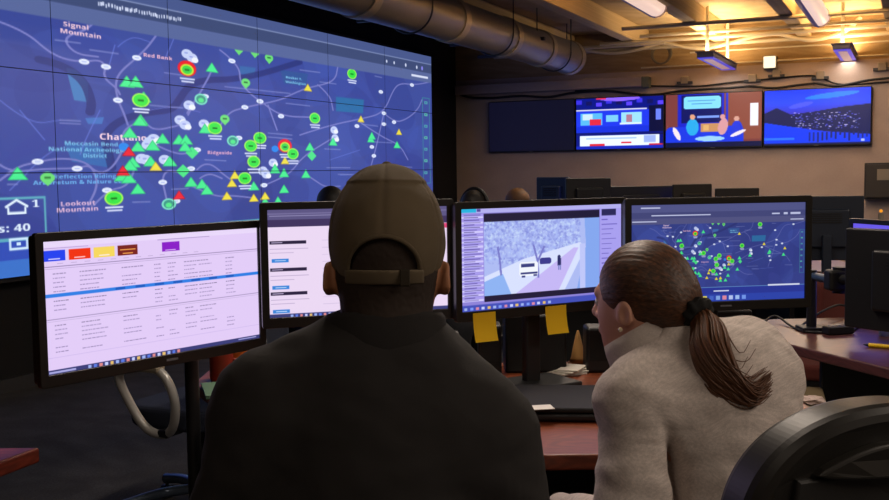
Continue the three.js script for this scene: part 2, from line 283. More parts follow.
function wallPicture() {
  const w = 2048, h = 576, [c, g] = canvas(w, h);
  g.fillStyle = '#4b5a8e'; g.fillRect(0, 0, w, h * 0.048); g.fillStyle = '#7f8cb8'; g.fillRect(0, h * 0.044, w, 3); g.fillStyle = '#414e78'; g.fillRect(0, h * 0.05, w, h * 0.05); g.fillStyle = '#5b6a9e'; g.fillRect(0, h * 0.1, w, h * 0.06);
  const [ux] = wuv(98, 3), [ux2] = wuv(180, 18);
  g.font = 'bold 17px monospace'; g.fillStyle = '#cfd8f4'; g.textBaseline = 'middle';
  for (let x = ux * w; x < ux2 * w; x += 5 + rnd() * 5) g.fillRect(x, h * 0.066 + rnd() * 4, 3 + rnd() * 3, 8);
  for (const [q, r] of [[0.84, 5], [0.865, 5], [0.905, 6], [0.945, 6]]) { g.beginPath(); g.arc(q * w, h * 0.078, r, 0, 7); g.fill(); }
  g.fillStyle = '#8a86f0'; g.beginPath(); g.arc(0.965 * w, h * 0.078, 7, 0, 7); g.fill(); g.fillStyle = '#dfe6fb'; g.fillRect(0.925 * w, h * 0.122, 0.062 * w, 7);
  drawMap(g, w, h, 0.72, 0.155, 0.878, 0.155, 0.878, 1, 1.85, '#42519f');
  g.fillStyle = '#3550b8'; g.fillRect(0, h * 0.878, w, h * 0.122); g.fillStyle = '#5fb8c4'; g.fillRect(0, h * 0.876, w, 5);
  const bx = wuv(45, 200)[0] * w, by = wuv(45, 197)[1] * h;
  g.strokeStyle = '#5fa8c0'; g.lineWidth = 5; g.strokeRect(bx - 520, by, 520, h * 0.878 - by);
  const [hu, hv] = wuv(17, 207); g.strokeStyle = '#e0efff'; g.lineWidth = 5; const hx = hu * w, hy = hv * h;
  g.beginPath(); g.moveTo(hx - 27, hy); g.lineTo(hx, hy - 13); g.lineTo(hx + 27, hy); g.moveTo(hx - 20, hy); g.lineTo(hx - 20, hy + 11); g.lineTo(hx + 20, hy + 11); g.lineTo(hx + 20, hy); g.stroke();
  g.fillStyle = '#e0efff'; g.textAlign = 'center'; g.font = 'bold 20px serif'; g.save(); g.translate(wuv(36, 203)[0] * w, wuv(36, 203)[1] * h); g.scale(1.85, 1); g.fillText('1', 0, 0); g.restore();
  g.font = 'bold 19px sans-serif'; g.textAlign = 'right'; g.save(); g.translate(wuv(31, 228)[0] * w, wuv(31, 227)[1] * h); g.scale(1.9, 1); g.fillText('Recs: 40', 0, 0); g.restore();
  g.fillStyle = '#3f74cc'; g.fillRect(0, h * 0.945, wuv(36, 240)[0] * w, h * 0.055);
  const [iu, iv] = wuv(19, 244); g.strokeStyle = '#cfeaff'; g.lineWidth = 5; g.strokeRect(iu * w - 20, iv * h - 9, 40, 18); g.fillStyle = '#cfeaff'; g.fillRect(iu * w - 5, iv * h - 3, 10, 6);
  return c;
}
function tablePicture() {
  const w = 1024, h = 576, [c, g] = canvas(w, h);
  g.fillStyle = '#e3cdf8'; g.fillRect(0, 0, w, h);
  g.fillStyle = '#ead9fb'; g.fillRect(0, 0, w, 30);
  const sw = ['#2342f0', '#f2330f', '#f7d85e', '#7a2320']; sw.forEach((q, i) => { g.fillStyle = q; g.fillRect(4 + i * 104, 44, 90, 46); g.fillStyle = i === 3 ? '#f0a050' : 'rgba(255,240,255,.8)'; g.fillRect(26 + i * 104, 78, 46, 5); });
  g.fillStyle = '#f0a050'; g.fillRect(326, 62, 70, 5);
  g.fillStyle = '#8a1ec8'; g.fillRect(520, 44, 86, 44); g.fillStyle = '#e8d0ff'; g.fillRect(536, 80, 50, 4);
  g.fillStyle = '#a890c8'; g.fillRect(500, 30, 260, 3); g.fillRect(10, 34, 180, 2);
  g.fillStyle = '#8f7cab'; g.fillRect(0, 112, w, 3); g.fillStyle = '#b7a2d2'; g.fillRect(0, 122, w, 2);
  for (let i = 0; i < 12; i++) { g.fillStyle = '#b39ecb'; g.fillRect(60 + i * 56, 100, 24, 3); }
  const cols = [40, 150, 330, 480, 545, 625, 700, 840];
  const rows = (y0, n) => { for (let r = 0; r < n; r++) cols.forEach((x, i) => { if (rnd() < 0.2) return; const len = [50, 110, 86, 34, 34, 66, 84, 44][i] * (0.6 + rnd() * 0.5); let q = x; g.fillStyle = r === 0 ? '#8a7aa6' : '#9f8dbd'; while (q < x + len) { const s = 4 + rnd() * 12; g.fillRect(q, y0 + r * 19, s, 4); q += s + 3; } }); };
  rows(142, 5); g.fillStyle = '#2f7fe6'; g.fillRect(0, 229, w, 15); g.fillStyle = '#1c5cc0'; for (let i = 0; i < 7; i++) g.fillRect(300 + i * 90, 231, 44, 10); rows(258, 4);
  g.fillStyle = '#9d8bb8'; g.fillRect(0, 336, w, 3); g.fillStyle = '#c4b0dc'; g.fillRect(0, 346, w, 2); rows(362, 7);
  g.fillStyle = '#c9b4ea'; g.fillRect(0, 500, w, 2);
  g.fillStyle = '#3c3f7a'; g.fillRect(0, 552, w, 24); for (let i = 0; i < 18; i++) { g.fillStyle = ['#9fb4f0', '#5a7ae0', '#e08a8a', '#c8d0ff', '#e8c070'][i % 5]; g.fillRect(170 + i * 24, 557, 14, 14); } g.fillStyle = '#a8a8e0'; g.fillRect(10, 559, 110, 9); g.fillRect(900, 558, 100, 5);
  return c;
}
function formPicture() {
  const w = 1024, h = 612, [c, g] = canvas(w, h);
  g.fillStyle = '#ecd9f4'; g.fillRect(0, 0, w, h);
  g.fillStyle = '#5d5684'; g.fillRect(0, 0, w, 62); g.fillStyle = '#7c74a2'; g.fillRect(0, 26, w, 5); g.fillStyle = '#8f88b4'; g.fillRect(16, 38, 430, 5); g.fillStyle = '#40345e'; g.fillRect(0, 62, w, 40);
  g.fillStyle = '#e0c060'; g.fillRect(620, 76, 16, 14); g.fillStyle = '#cfc4e4'; g.fillRect(650, 80, 60, 7); g.fillRect(730, 80, 30, 7);
  g.fillStyle = '#e04878'; g.fillRect(640, 104, 384, 28);
  for (const v of [0.31, 0.556, 0.775]) { g.fillStyle = '#2c2340'; g.fillRect(14, v * h - 10, 200, 18); g.fillStyle = '#d8c8ec'; g.fillRect(24, v * h - 3, 60, 4); g.fillStyle = '#c3b0d4'; g.fillRect(14, v * h + 32, 210, 4); g.fillRect(14, v * h + 54, 130, 4); g.fillStyle = '#3a86dc'; g.fillRect(24, (v + 0.165) * h - 12, 92, 20); g.fillStyle = '#d4e6ff'; g.fillRect(40, (v + 0.165) * h - 4, 60, 4); }
  for (let i = 0; i < 20; i++) { g.fillStyle = '#d9c7e6'; g.fillRect(300 + (i % 2) * 330, 180 + i * 20, 120 + rnd() * 160, 4); }
  g.fillStyle = '#3c3f7a'; g.fillRect(0, 588, w, 24); for (let i = 0; i < 16; i++) { g.fillStyle = ['#9fb4f0', '#5a7ae0', '#e08a8a', '#c8d0ff', '#e8c070'][i % 5]; g.fillRect(120 + i * 26, 593, 14, 14); }
  return c;
}
function cameraPicture() {
  const w = 1024, h = 600, [c, g] = canvas(w, h);
  g.fillStyle = '#8f84da'; g.fillRect(0, 0, w, h);
  g.fillStyle = '#b4b0f0'; g.fillRect(0, 0, w, 30); g.fillStyle = '#28b4e0'; g.fillRect(4, 4, 90, 24); g.fillStyle = '#54489a'; g.fillRect(100, 8, 20, 16);
  g.fillStyle = '#221c38'; g.fillRect(140, 36, 730, 46); g.fillRect(140, 512, 730, 34);
  for (let i = 0; i < 36; i++) { g.fillStyle = i % 2 ? '#d3ccff' : '#a99cee'; g.fillRect(8, 36 + i * 14, 126, 12); g.fillStyle = '#4a3f92'; g.fillRect(22, 40 + i * 14, 60 + rnd() * 44, 3.5); }
  g.fillStyle = '#a9a0f0'; g.fillRect(874, 32, 150, 520); g.fillStyle = '#2c2a58'; g.fillRect(884, 34, 100, 40); for (let i = 0; i < 14; i++) { g.fillStyle = '#6e62c0'; g.fillRect(886, 96 + i * 30, 40 + rnd() * 70, 5); }
  g.save(); g.beginPath(); g.rect(140, 82, 730, 430); g.clip();
  g.fillStyle = '#aebcf4'; g.fillRect(140, 82, 730, 430);
  for (let i = 0; i < 1500; i++) { const x = 140 + rnd() * 600, y = 82 + Math.pow(rnd(), 1.2) * 250; g.fillStyle = ['rgba(206,226,255,.5)', 'rgba(134,146,226,.4)', 'rgba(168,186,248,.5)', 'rgba(104,112,204,.3)'][(i * 7) % 4]; g.beginPath(); g.ellipse(x, y, 4 + rnd() * 10, 2 + rnd() * 7, rnd() * 3, 0, 7); g.fill(); }
  g.fillStyle = '#d9e2ff'; g.beginPath(); g.moveTo(140, 400); g.lineTo(380, 310); g.lineTo(740, 230); g.lineTo(780, 260); g.lineTo(640, 512); g.lineTo(140, 512); g.fill();
  g.fillStyle = '#c6b8f6'; g.beginPath(); g.moveTo(330, 512); g.lineTo(700, 260); g.lineTo(730, 262); g.lineTo(600, 512); g.fill();
  g.fillStyle = '#8fb4f4'; g.beginPath(); g.moveTo(140, 430); g.lineTo(250, 390); g.lineTo(300, 512); g.lineTo(140, 512); g.fill();
  g.fillStyle = '#86a8f0'; g.beginPath(); g.moveTo(770, 82); g.lineTo(870, 82); g.lineTo(870, 512); g.lineTo(720, 512); g.lineTo(780, 250); g.fill(); g.fillStyle = '#c0c8fa'; g.fillRect(740, 240, 34, 272);
  g.strokeStyle = '#7a7ccc'; g.lineWidth = 12; g.beginPath(); g.moveTo(240, 400); g.lineTo(232, 300); g.lineTo(220, 230); g.moveTo(470, 430); g.lineTo(466, 330); g.lineTo(440, 230); g.moveTo(466, 330); g.lineTo(510, 240); g.stroke();
  g.fillStyle = '#f4f8ff'; g.beginPath(); g.roundRect(352, 330, 116, 84, 14); g.fill(); g.fillStyle = '#3a3f80'; g.fillRect(362, 340, 84, 22); g.fillRect(360, 390, 104, 12); g.fillRect(366, 410, 22, 10); g.fillRect(438, 406, 22, 10);
  g.fillStyle = '#3c3c8e'; g.beginPath(); g.roundRect(478, 312, 74, 38, 14); g.fill();
  g.fillStyle = '#2c2e66'; g.beginPath(); g.ellipse(603, 312, 10, 12, 0, 0, 7); g.fill(); g.fillRect(592, 318, 24, 46); g.fillStyle = '#7c84c8'; g.fillRect(596, 362, 7, 30); g.fillRect(607, 362, 7, 28);
  g.restore();
  g.fillStyle = '#4450b8'; g.fillRect(0, 560, w, 40); for (let i = 0; i < 16; i++) { g.fillStyle = ['#9fb4f0', '#7a9af8', '#e08aa8', '#c8d0ff', '#e8c070'][i % 5]; g.fillRect(20 + i * 34, 572, 18, 16); }
  return c;
}
function mapPicture() {
  const w = 1024, h = 576, [c, g] = canvas(w, h);
  g.fillStyle = '#565a90'; g.fillRect(0, 0, w, h * 0.085); g.fillStyle = '#474b80'; g.fillRect(0, h * 0.085, w, h * 0.06); g.fillStyle = '#565889'; g.fillRect(0, h * 0.145, w, h * 0.06);
  g.fillStyle = '#c8cdf0'; g.fillRect(60, 20, 110, 7); g.fillRect(120, 64, 340, 7); g.fillRect(10, 98, 140, 6); g.fillRect(820, 64, 46, 8); g.fillRect(890, 62, 24, 12); g.fillRect(930, 62, 60, 12); g.fillRect(930, 100, 80, 6);
  drawMap(g, w, h, 0.62, 0.205, 0.845, 0.155, 0.878, 0.6, 1, '#36428c');
  g.fillStyle = '#2c3a9e'; g.fillRect(0, h * 0.845, w, h * 0.155); g.fillStyle = '#6a9ad0'; g.fillRect(0, h * 0.845, w, 3); g.fillStyle = '#e6ecff'; g.fillRect(800, h * 0.835, 190, 9); g.fillRect(480, h * 0.88, 90, 7); g.fillRect(940, h * 0.955, 66, 7);
  g.fillStyle = '#3048b4'; g.fillRect(0, h * 0.92, w, h * 0.08); ['#c86a80', '#f0e060', '#4a6ad0', '#8ab0f0', '#e890a8', '#c0d0ff', '#a8c8ff', '#7aa0f8'].forEach((q, i) => { g.fillStyle = q; g.fillRect(380 + i * 38, h * 0.935, 24, 24); });
  return c;
}
function newsPicture(k) {
  const w = 512, h = 288, [c, g] = canvas(w, h);
  const R = (q, x, y, a, b) => { g.fillStyle = q; g.fillRect(x, y, a, b); };
  if (k === 0) {
    R('#0a1480', 0, 0, w, h); for (let i = 0; i < 9; i++) R(['#3a30e0', '#10105a', '#5a40ff'][i % 3], i * 60, 8 + (i % 3) * 8, 34, 24); g.fillStyle = '#8a60ff'; g.beginPath(); g.ellipse(260, 6, 120, 14, 0, 0, 7); g.fill(); R('#d83058', 120, 0, 60, 8);
    R('#f4f0ff', 0, 62, 420, 8); R('#2038e8', 0, 72, 440, 120); R('#58b8ff', 26, 84, 130, 70); R('#c8e4ff', 40, 90, 60, 34); R('#e02840', 80, 120, 70, 34); R('#7acaff', 180, 96, 70, 40); R('#9adcff', 270, 84, 120, 62); R('#b07890', 300, 96, 34, 44); R('#e0f0ff', 260, 142, 130, 12);
    R('#0a0c38', 430, 50, 82, 160); R('#6a80ff', 470, 70, 30, 60); R('#1830d8', 0, 160, 430, 46); R('#0c1470', 0, 196, w, 12);
    R('#e8f2ff', 20, 212, 470, 60); R('#a8c8f8', 60, 226, 300, 8); R('#e02838', 80, 258, 90, 20); R('#e02838', 270, 250, 60, 8); R('#d02838', 430, 262, 80, 20); R('#9ab0ff', 400, 216, 70, 40); R('#1828b8', 0, 272, w, 16);
  } else if (k === 1) {
    R('#7a3c3a', 0, 0, w, h); R('#1a24c8', 66, 0, 250, 210); R('#0d1460', 84, 6, 220, 150); g.fillStyle = '#84dcff'; g.beginPath(); g.roundRect(98, 14, 200, 66, 12); g.fill(); R('#4a90c8', 120, 34, 150, 4); R('#4a90c8', 140, 50, 110, 4);
    R('#7a9af0', 170, 120, 120, 10); R('#8c4a3c', 320, 0, 192, 250); R('#2030d0', 326, 0, 12, 200); R('#eef2ff', 452, 60, 44, 120);
    g.fillStyle = '#1c38e0'; g.beginPath(); g.roundRect(0, 176, 420, 110, 30); g.fill(); R('#c89060', 190, 160, 110, 46); R('#e0b070', 206, 168, 30, 30);
    g.fillStyle = '#2aa8e8'; g.beginPath(); g.ellipse(146, 180, 34, 46, 0, 0, 7); g.fill(); g.fillStyle = '#e0a080'; g.beginPath(); g.arc(146, 124, 15, 0, 7); g.fill(); g.fillStyle = '#d89aa0'; g.beginPath(); g.ellipse(310, 180, 26, 46, 0.2, 0, 7); g.fill(); g.beginPath(); g.arc(308, 128, 14, 0, 7); g.fill();
    g.fillStyle = '#2438d8'; g.beginPath(); g.ellipse(384, 196, 30, 46, 0, 0, 7); g.fill(); g.fillStyle = '#d8a090'; g.beginPath(); g.arc(382, 140, 14, 0, 7); g.fill(); g.fillStyle = '#f0e0e8'; g.beginPath(); g.ellipse(60, 214, 14, 40, -0.5, 0, 7); g.fill(); g.beginPath(); g.ellipse(390, 218, 44, 10, -0.4, 0, 7); g.fill(); g.fillStyle = '#9ad0ff'; g.beginPath(); g.ellipse(240, 244, 80, 14, 0, 0, 7); g.fill(); R('#0c1240', 0, 262, w, 26);
  } else {
    const sky = g.createLinearGradient(0, 0, 0, 130); sky.addColorStop(0, '#0a38e8'); sky.addColorStop(0.5, '#2448f4'); sky.addColorStop(1, '#3a34c8'); g.fillStyle = sky; g.fillRect(0, 0, w, h);
    g.fillStyle = '#1c80f8'; g.beginPath(); g.ellipse(330, 34, 130, 14, -0.1, 0, 7); g.fill(); g.fillStyle = '#4a58ff'; g.beginPath(); g.ellipse(180, 80, 60, 12, -0.2, 0, 7); g.fill();
    g.fillStyle = '#141a50'; g.beginPath(); g.moveTo(0, 120); g.lineTo(60, 92); g.lineTo(130, 128); g.lineTo(250, 116); g.lineTo(380, 96); g.lineTo(512, 84); g.lineTo(512, 240); g.lineTo(300, 220); g.lineTo(120, 190); g.lineTo(0, 170); g.fill();
    for (let i = 0; i < 170; i++) { g.fillStyle = ['#4a4ae0', '#8a84f0', '#5a60c8', '#c0b8e0'][i % 4]; g.fillRect(130 + rnd() * 330, 118 + rnd() * 88, 3 + rnd() * 9, 2 + rnd() * 3); }
    const water = '#0c3af0'; g.fillStyle = water; g.beginPath(); g.moveTo(0, 168); g.lineTo(130, 192); g.lineTo(300, 222); g.lineTo(512, 240); g.lineTo(512, 288); g.lineTo(0, 288); g.fill(); g.fillStyle = '#16206a'; for (let i = 0; i < 14; i++) g.fillRect(220 + i * 21, 226, 8, 14 + rnd() * 44); g.fillStyle = '#2a70ff'; g.fillRect(0, 250, 150, 12); g.fillStyle = '#12184a'; g.fillRect(0, 278, w, 10); g.fillStyle = '#b0b8f0'; g.fillRect(470, 262, 18, 12);
  }
  return c;
}

// ---------------------------------------------------------------- video wall
{
  const t = thing('video_wall', 'huge video wall of joined panels showing a blue city map with green markers', 'video wall', V3(WX, 0, zRight + WALLW / 2), Math.PI / 2);
  const pic = screenMat(soften(wallPicture(), 1024, 288), 1.0), y0 = yTop - WALLH;
  part('backing', box(WALLW + 0.06, WALLH + 0.06, 0.10, 0, y0 + WALLH / 2, -0.072), MAT.plasticDark, t);
  const gap = 0.006;
  for (let r = 0; r < 3; r++) for (let q = 0; q < 6; q++) {
    const p = part('display_panel', box(1.21 - 0.002, 0.68 - 0.002, 0.02, -WALLW / 2 + (q + 0.5) * 1.21, y0 + WALLH - (r + 0.5) * 0.68, -0.012), MAT.plasticDark, t);
    const g = new THREE.PlaneGeometry(1.21 - gap, 0.68 - gap);
    const uv = g.attributes.uv; for (let i = 0; i < 4; i++) uv.setXY(i, (q + uv.getX(i)) / 6, 1 - (r + 1 - uv.getY(i)) / 3);
    const s = part('screen', g.translate(0, 0, 0.0115), pic, p); s.position.set(-WALLW / 2 + (q + 0.5) * 1.21, y0 + WALLH - (r + 0.5) * 0.68, -0.012);
  }
  areaLight(new THREE.Color(0.26, 0.34, 1.0), 0.10, WALLW, WALLH, t, 0, y0 + WALLH / 2, 0.02);
}

// ---------------------------------------------------------------- television row on the back wall
{
  const edges = [488, 575, 664.5, 763, 872].map((x) => onZ(x, 120, ZB + 0.07).x);
  const yT = (onZ(577, 98, ZB + 0.07).y + onZ(870, 86, ZB + 0.07).y) / 2, yB = (onZ(577, 151, ZB + 0.07).y + onZ(870, 145, ZB + 0.07).y) / 2;
  const labels = ['switched off dark wall television at the end of the row', 'wall television showing a news studio with red captions', 'wall television showing people on a blue couch', 'wall television showing a blue harbour town at dusk'];
  for (let i = 0; i < 4; i++) {
    const w = edges[i + 1] - edges[i] - 0.012, h = yT - yB, t = thing('wall_television', labels[i], 'television', V3((edges[i] + edges[i + 1]) / 2, yB, ZB), 0, 'televisions in a row on the back wall');
    part('housing', box(w, h, 0.06, 0, h / 2, 0.035, 0.008), MAT.plasticDark, t);
    const g = new THREE.PlaneGeometry(w - 0.02, h - 0.03).translate(0, h / 2 + 0.004, 0.0665);
    part('screen', g, i ? screenMat(soften(newsPicture(i - 1), 120, 68), 1.15) : M(0x05060c, 0.55, { emissive: 0x14132c, emissiveIntensity: 0.6 }), t);
    part('logo_plate', box(0.05, 0.006, 0.002, 0, 0.008, 0.066), MAT.grey, t);
    if (i) areaLight(new THREE.Color(0.3, 0.35, 1), 0.3, w, h, t, 0, h / 2, 0.075);
  }
}

// ---------------------------------------------------------------- ceiling services
{
  const a = P(570, 58, 12.0), r = 0.185, len = 7.4;
  const t = thing('air_duct', 'round grey metal air duct with seam bands under the ceiling', 'duct', V3(a.x, a.y, a.z));
  const body = new THREE.CylinderGeometry(r, r, len, 40, 1).rotateX(Math.PI / 2).translate(0, 0, len / 2);
  part('duct_body', body, MAT.duct, t);
  for (const z of [0.02, 1.05, 2.1, 3.4, 5.0]) part('seam_band', new THREE.CylinderGeometry(r + 0.012, r + 0.012, 0.11, 40, 1).rotateX(Math.PI / 2).translate(0, 0, z + 0.05), MAT.ductBand, t);
  part('end_cap', lathe([[0, 0], [r * 0.8, 0.005], [r + 0.012, 0.03]], 40).rotateX(Math.PI / 2).rotateY(Math.PI).translate(0, 0, 0.02), MAT.ductBand, t);
  for (const z of [0.6, 2.4, 4.2]) {
    const strap = part('saddle', new THREE.TorusGeometry(r + 0.016, 0.008, 6, 24, Math.PI).rotateZ(Math.PI).translate(0, 0, z), MAT.strut, t);
    for (const q of [-1, 1]) part('hanger', rod(V3(q * (r + 0.016), -0.02, z), V3(q * (r + 0.016), HC - a.y, z), 0.006), MAT.strut, strap);
  }
}
const struts = [[357, 21, 457, 10, 9.2], [450, 45, 545, 37, 10.6], [478, 57, 575, 51, 11.8]];
const strutWord = ['long trapeze strut bar reaching over the video wall', 'middle trapeze strut bar crossing under the air duct', 'trapeze strut bar by the capped end of the duct'];
struts.forEach(([x0, y0, x1, y1, d], i) => {
  const a = P(x0, y0, d + 0.35), b = onZ(x1, y1, a.z); b.y = a.y;
  const t = thing('ceiling_strut', strutWord[i], 'strut', V3((a.x + b.x) / 2, a.y, a.z), 0, 'trapeze struts by the duct');
  const L = Math.abs(b.x - a.x);
  part('bar', box(L, 0.035, 0.04, 0, 0, 0, 0.005), MAT.strut, t);
  for (const s of [-0.42, 0.42]) part('rod', cyl(0.006, 0.006, HC - a.y, s * L, (HC - a.y) / 2, 0, 8), MAT.strut, t);
});
{ // thick cable bundle crossing the joists
  const zc = -10.9, pts = [[452, 30], [512, 21], [545, 12], [566, 7.5], [592, 10], [632, 7], [690, 0]].map(([x, y]) => onZ(x, y, zc));
  tag(part('cable_bundle', tube(pts, 0.042, 60, 10), M(0x8d8470, 0.55)), 'thick grey cable bundle sagging between the ceiling joists', 'cable');
}
// straight conduits along the back wall and below the deck
const conduits = [[494, 41, 889, 19.5, ZB + 0.12, 0.022], [600, 33, 889, 9, ZB + 0.75, 0.02], [640, 19, 889, -5, ZB + 1.2, 0.018], [622, 12, 889, -10, ZB + 1.9, 0.02], [641, 67, 889, 55.5, ZB + 0.05, 0.010], [690, 53, 889, 40.5, ZB + 0.06, 0.009], [500, 34, 640, 27, ZB + 0.5, 0.02]];
const conduitWord = ['thick conduit fixed to the raw wall just under the joists', 'conduit crossing under the joists in front of the raw wall', 'conduit crossing behind the strip pendant lamps', 'conduit passing the end of the tube pendant lamps', 'thin conduit along the joint of painted and raw wall', 'thin conduit on the raw wall behind the swagged cable', 'short conduit beside the end of the air duct'];
conduits.forEach(([x0, y0, x1, y1, z, r], i) => {
  const a = onZ(x0, y0, z), b = onZ(x1 + 25, y1 - (y0 - y1) * 25 / (x1 - x0), z); const y = Math.min((a.y + b.y) / 2, HC - 0.2 - r);
  tag(part('conduit', rod(V3(a.x, y, z), V3(b.x, y, z), r, 12), MAT.conduit), conduitWord[i], 'conduit', 'conduits along the back wall');
});
{
  const droop = (pts, z, r, mat, label, cat, group) => tag(part('hanging_cable', tube(pts.map(([x, y]) => onZ(x, y, z)), r, pts.length * 10, 8), mat), label, cat, group);
  droop([[582, 50], [613, 53], [640, 49], [662, 43], [685, 47], [706, 48], [730, 43], [752, 37], [778, 34], [795, 38], [812, 40], [832, 36], [847, 30], [861, 17]], ZB + 0.175, 0.022, MAT.cablePale, 'pale cable hanging in swags along the brown upper wall', 'cable');
  droop([[454, 92], [468, 97], [490, 98], [520, 96], [548, 97], [572, 93], [606, 91], [649, 95], [681, 91], [729, 88], [750, 86.5], [774, 88], [815, 83.5], [835, 86], [870, 80], [905, 77]], ZB + 0.05, 0.014, MAT.cable, 'black cable sagging just above the wall televisions', 'cable');
  droop([[575, 91], [600, 88], [640, 86], [700, 86], [735, 82], [770, 79], [815, 76], [838, 84], [889, 82]], ZB + 0.022, 0.010, MAT.cable, 'thin black cable looping past the wall sensor boxes', 'cable');
}
{ // pale surface duct over the televisions
  const a = onZ(456, 90, ZB + 0.08), b = onZ(646, 82, ZB + 0.08), y = (a.y + b.y) / 2;
  const t = thing('wall_raceway', 'pale boxed cable raceway on the wall above the dark television', 'raceway', V3((a.x + b.x) / 2, y, ZB + 0.06));
  part('cover', box(Math.abs(b.x - a.x), 0.12, 0.12, 0, 0, 0, 0.01), MAT.paint, t);
  part('end_box', box(0.09, 0.13, 0.14, Math.abs(b.x - a.x) / 2, -0.01, 0.005, 0.01), M(0x5b6258, 0.6), t);
}
for (const [x, y, word] of [[776, 73, 'below the glowing square lamp'], [752, 78, 'above the couch television edge'], [820, 75, 'above the middle of the harbour television'], [882, 66, 'beyond the harbour television corner'], [684, 80, 'above the start of the couch television']]) {
  const p = onZ(x, y, ZB + 0.07), t = thing('sensor_box', 'small grey box on the back wall ' + word, 'sensor box', V3(p.x, p.y, ZB), 0, 'small boxes high on the back wall');
  part('case', box(0.095, 0.095, 0.05, 0, 0, 0.026, 0.012), M(0x8c8272, 0.6), t);
  for (const s of [-1, 1]) part('bracket', box(0.05, 0.03, 0.05, s * 0.065, -0.03, 0.026), MAT.strut, t);
}
{ // ring of coiled cable on the wall
  const p = onZ(661, 54, ZB + 0.05), g = []; for (let i = 0; i < 4; i++) g.push(new THREE.TorusGeometry(0.10 + i * 0.007, 0.008, 6, 28).translate((i % 2) * 0.01, i * 0.005 - 0.01, i * 0.006));
  const t = thing('cable_coil', 'coil of grey cable hung on the upper back wall', 'cable', p); part('loops', g, M(0x6f6655, 0.6), t); part('hook', box(0.03, 0.05, 0.05, 0, 0.11, -0.005, 0.006), MAT.strut, t);
}
{ // square glowing emergency lamp
  const p = onZ(769.5, 62, ZB + 0.1), t = thing('emergency_lamp', 'small square white lamp glowing on the back wall', 'lamp', V3(p.x, p.y, ZB));
  part('back_box', box(0.15, 0.15, 0.08, 0, 0, 0.04, 0.01), M(0x807866, 0.5), t);
  part('lens', box(0.13, 0.13, 0.03, 0, 0, 0.095, 0.01), emis(0xfff0cc, 1.4), t);
  areaLight(new THREE.Color(1, 0.86, 0.6), 4, 0.13, 0.13, t, 0, 0, 0.115);
}
{ // dark wall cabinet at the far right
  const p = onZ(882, 181, ZB + 0.15), t = thing('wall_cabinet', 'dark wall cabinet with a pale square notice beyond the right monitors', 'cabinet', V3(p.x, p.y, ZB));
  part('body', box(0.36, 0.4, 0.16, 0, 0, 0.08, 0.01), M(0x262320, 0.6), t);
  part('door', box(0.32, 0.36, 0.02, 0, 0, 0.17, 0.005), M(0x302c27, 0.55), t);
  part('notice', box(0.16, 0.12, 0.004, 0.03, 0.07, 0.182), M(0x8a8272, 0.8), t);
}
// long pendant lamps: an upward glow on the deck and a soft glow below
function pendant(label, px, py, h, length, kind) {
  const e = onY(px, py, h), t = thing('pendant_lamp', label, 'lamp', V3(e.x, h, e.z + length / 2));
  const w = kind === 'tube' ? 0.20 : 0.17;
  if (kind === 'tube') {
    part('housing', new THREE.CylinderGeometry(w / 2, w / 2, length, 28, 1, false, Math.PI * 1.02, Math.PI * 0.96).rotateX(Math.PI / 2).translate(0, 0.02, 0), M(0x6a6ea8, 0.4, { side: THREE.DoubleSide }), t);
    part('diffuser', new THREE.CylinderGeometry(w / 2 - 0.012, w / 2 - 0.012, length - 0.02, 28).rotateX(Math.PI / 2).translate(0, 0.02, 0), emis(0xffd9c4, 0.85), t);
    part('end_cap', lathe([[0, -0.03], [w * 0.3, -0.026], [w / 2, 0]], 28).rotateX(Math.PI / 2).translate(0, 0.02, -length / 2), M(0xc9b0a8, 0.5), t);
  } else {
    part('housing', [box(w, 0.05, length, 0, 0.03, 0, 0.008), box(w + 0.03, 0.012, length + 0.02, 0, 0.06, 0)], M(0x4c4860, 0.45), t);
    part('diffuser', box(w - 0.01, 0.01, length - 0.02, 0, 0.002, 0), emis(0x4a38d8, 0.75), t);
    part('lens', box(w * 0.5, 0.008, length - 0.35, 0, -0.004, 0.03), emis(0xc89a90, 0.7), t);
  }
  for (const s of [-0.42, 0.42]) part('rod', cyl(kind === 'tube' ? 0.009 : 0.018, kind === 'tube' ? 0.009 : 0.018, HC - h - 0.05, 0, (HC - h) / 2 + 0.03, s * length, 10), M(0xd8d0b4, 0.5), t);
  return t;
}
const lampA = pendant('round tube pendant lamp near the ceiling over the harbour television', 820, 19, 2.84, 2.6, 'tube');
const lampB = pendant('tube pendant lamp near the ceiling between joists and cable bundle', 656, 9, 2.86, 2.6, 'tube');
const lampC = pendant('thin violet pendant lamp on a pale rod above the couch television', 729, 70, 2.55, 1.5, 'strip');
const lampD = pendant('thin violet pendant lamp in front of the harbour television corner', 850, 63, 2.6, 1.5, 'strip');
for (const [l, w, L, up, dn] of [[lampA, 0.2, 2.6, 1, 1], [lampB, 0.2, 2.6, 0.7, 0.7], [lampC, 0.15, 1.45, 1.2, 0.5], [lampD, 0.15, 1.45, 1.0, 0.5]]) {
  const u = areaLight(LAMP.warm, LAMP.up * up, w, L, l, 0, 0.13, 0, 0, Math.PI / 2), d = areaLight(LAMP.desk, LAMP.down * dn, w, L, l, 0, -0.11, 0, 0, -Math.PI / 2);
  if (w < 0.2) { u.position.y = 0.08; d.position.y = -0.02; }
}
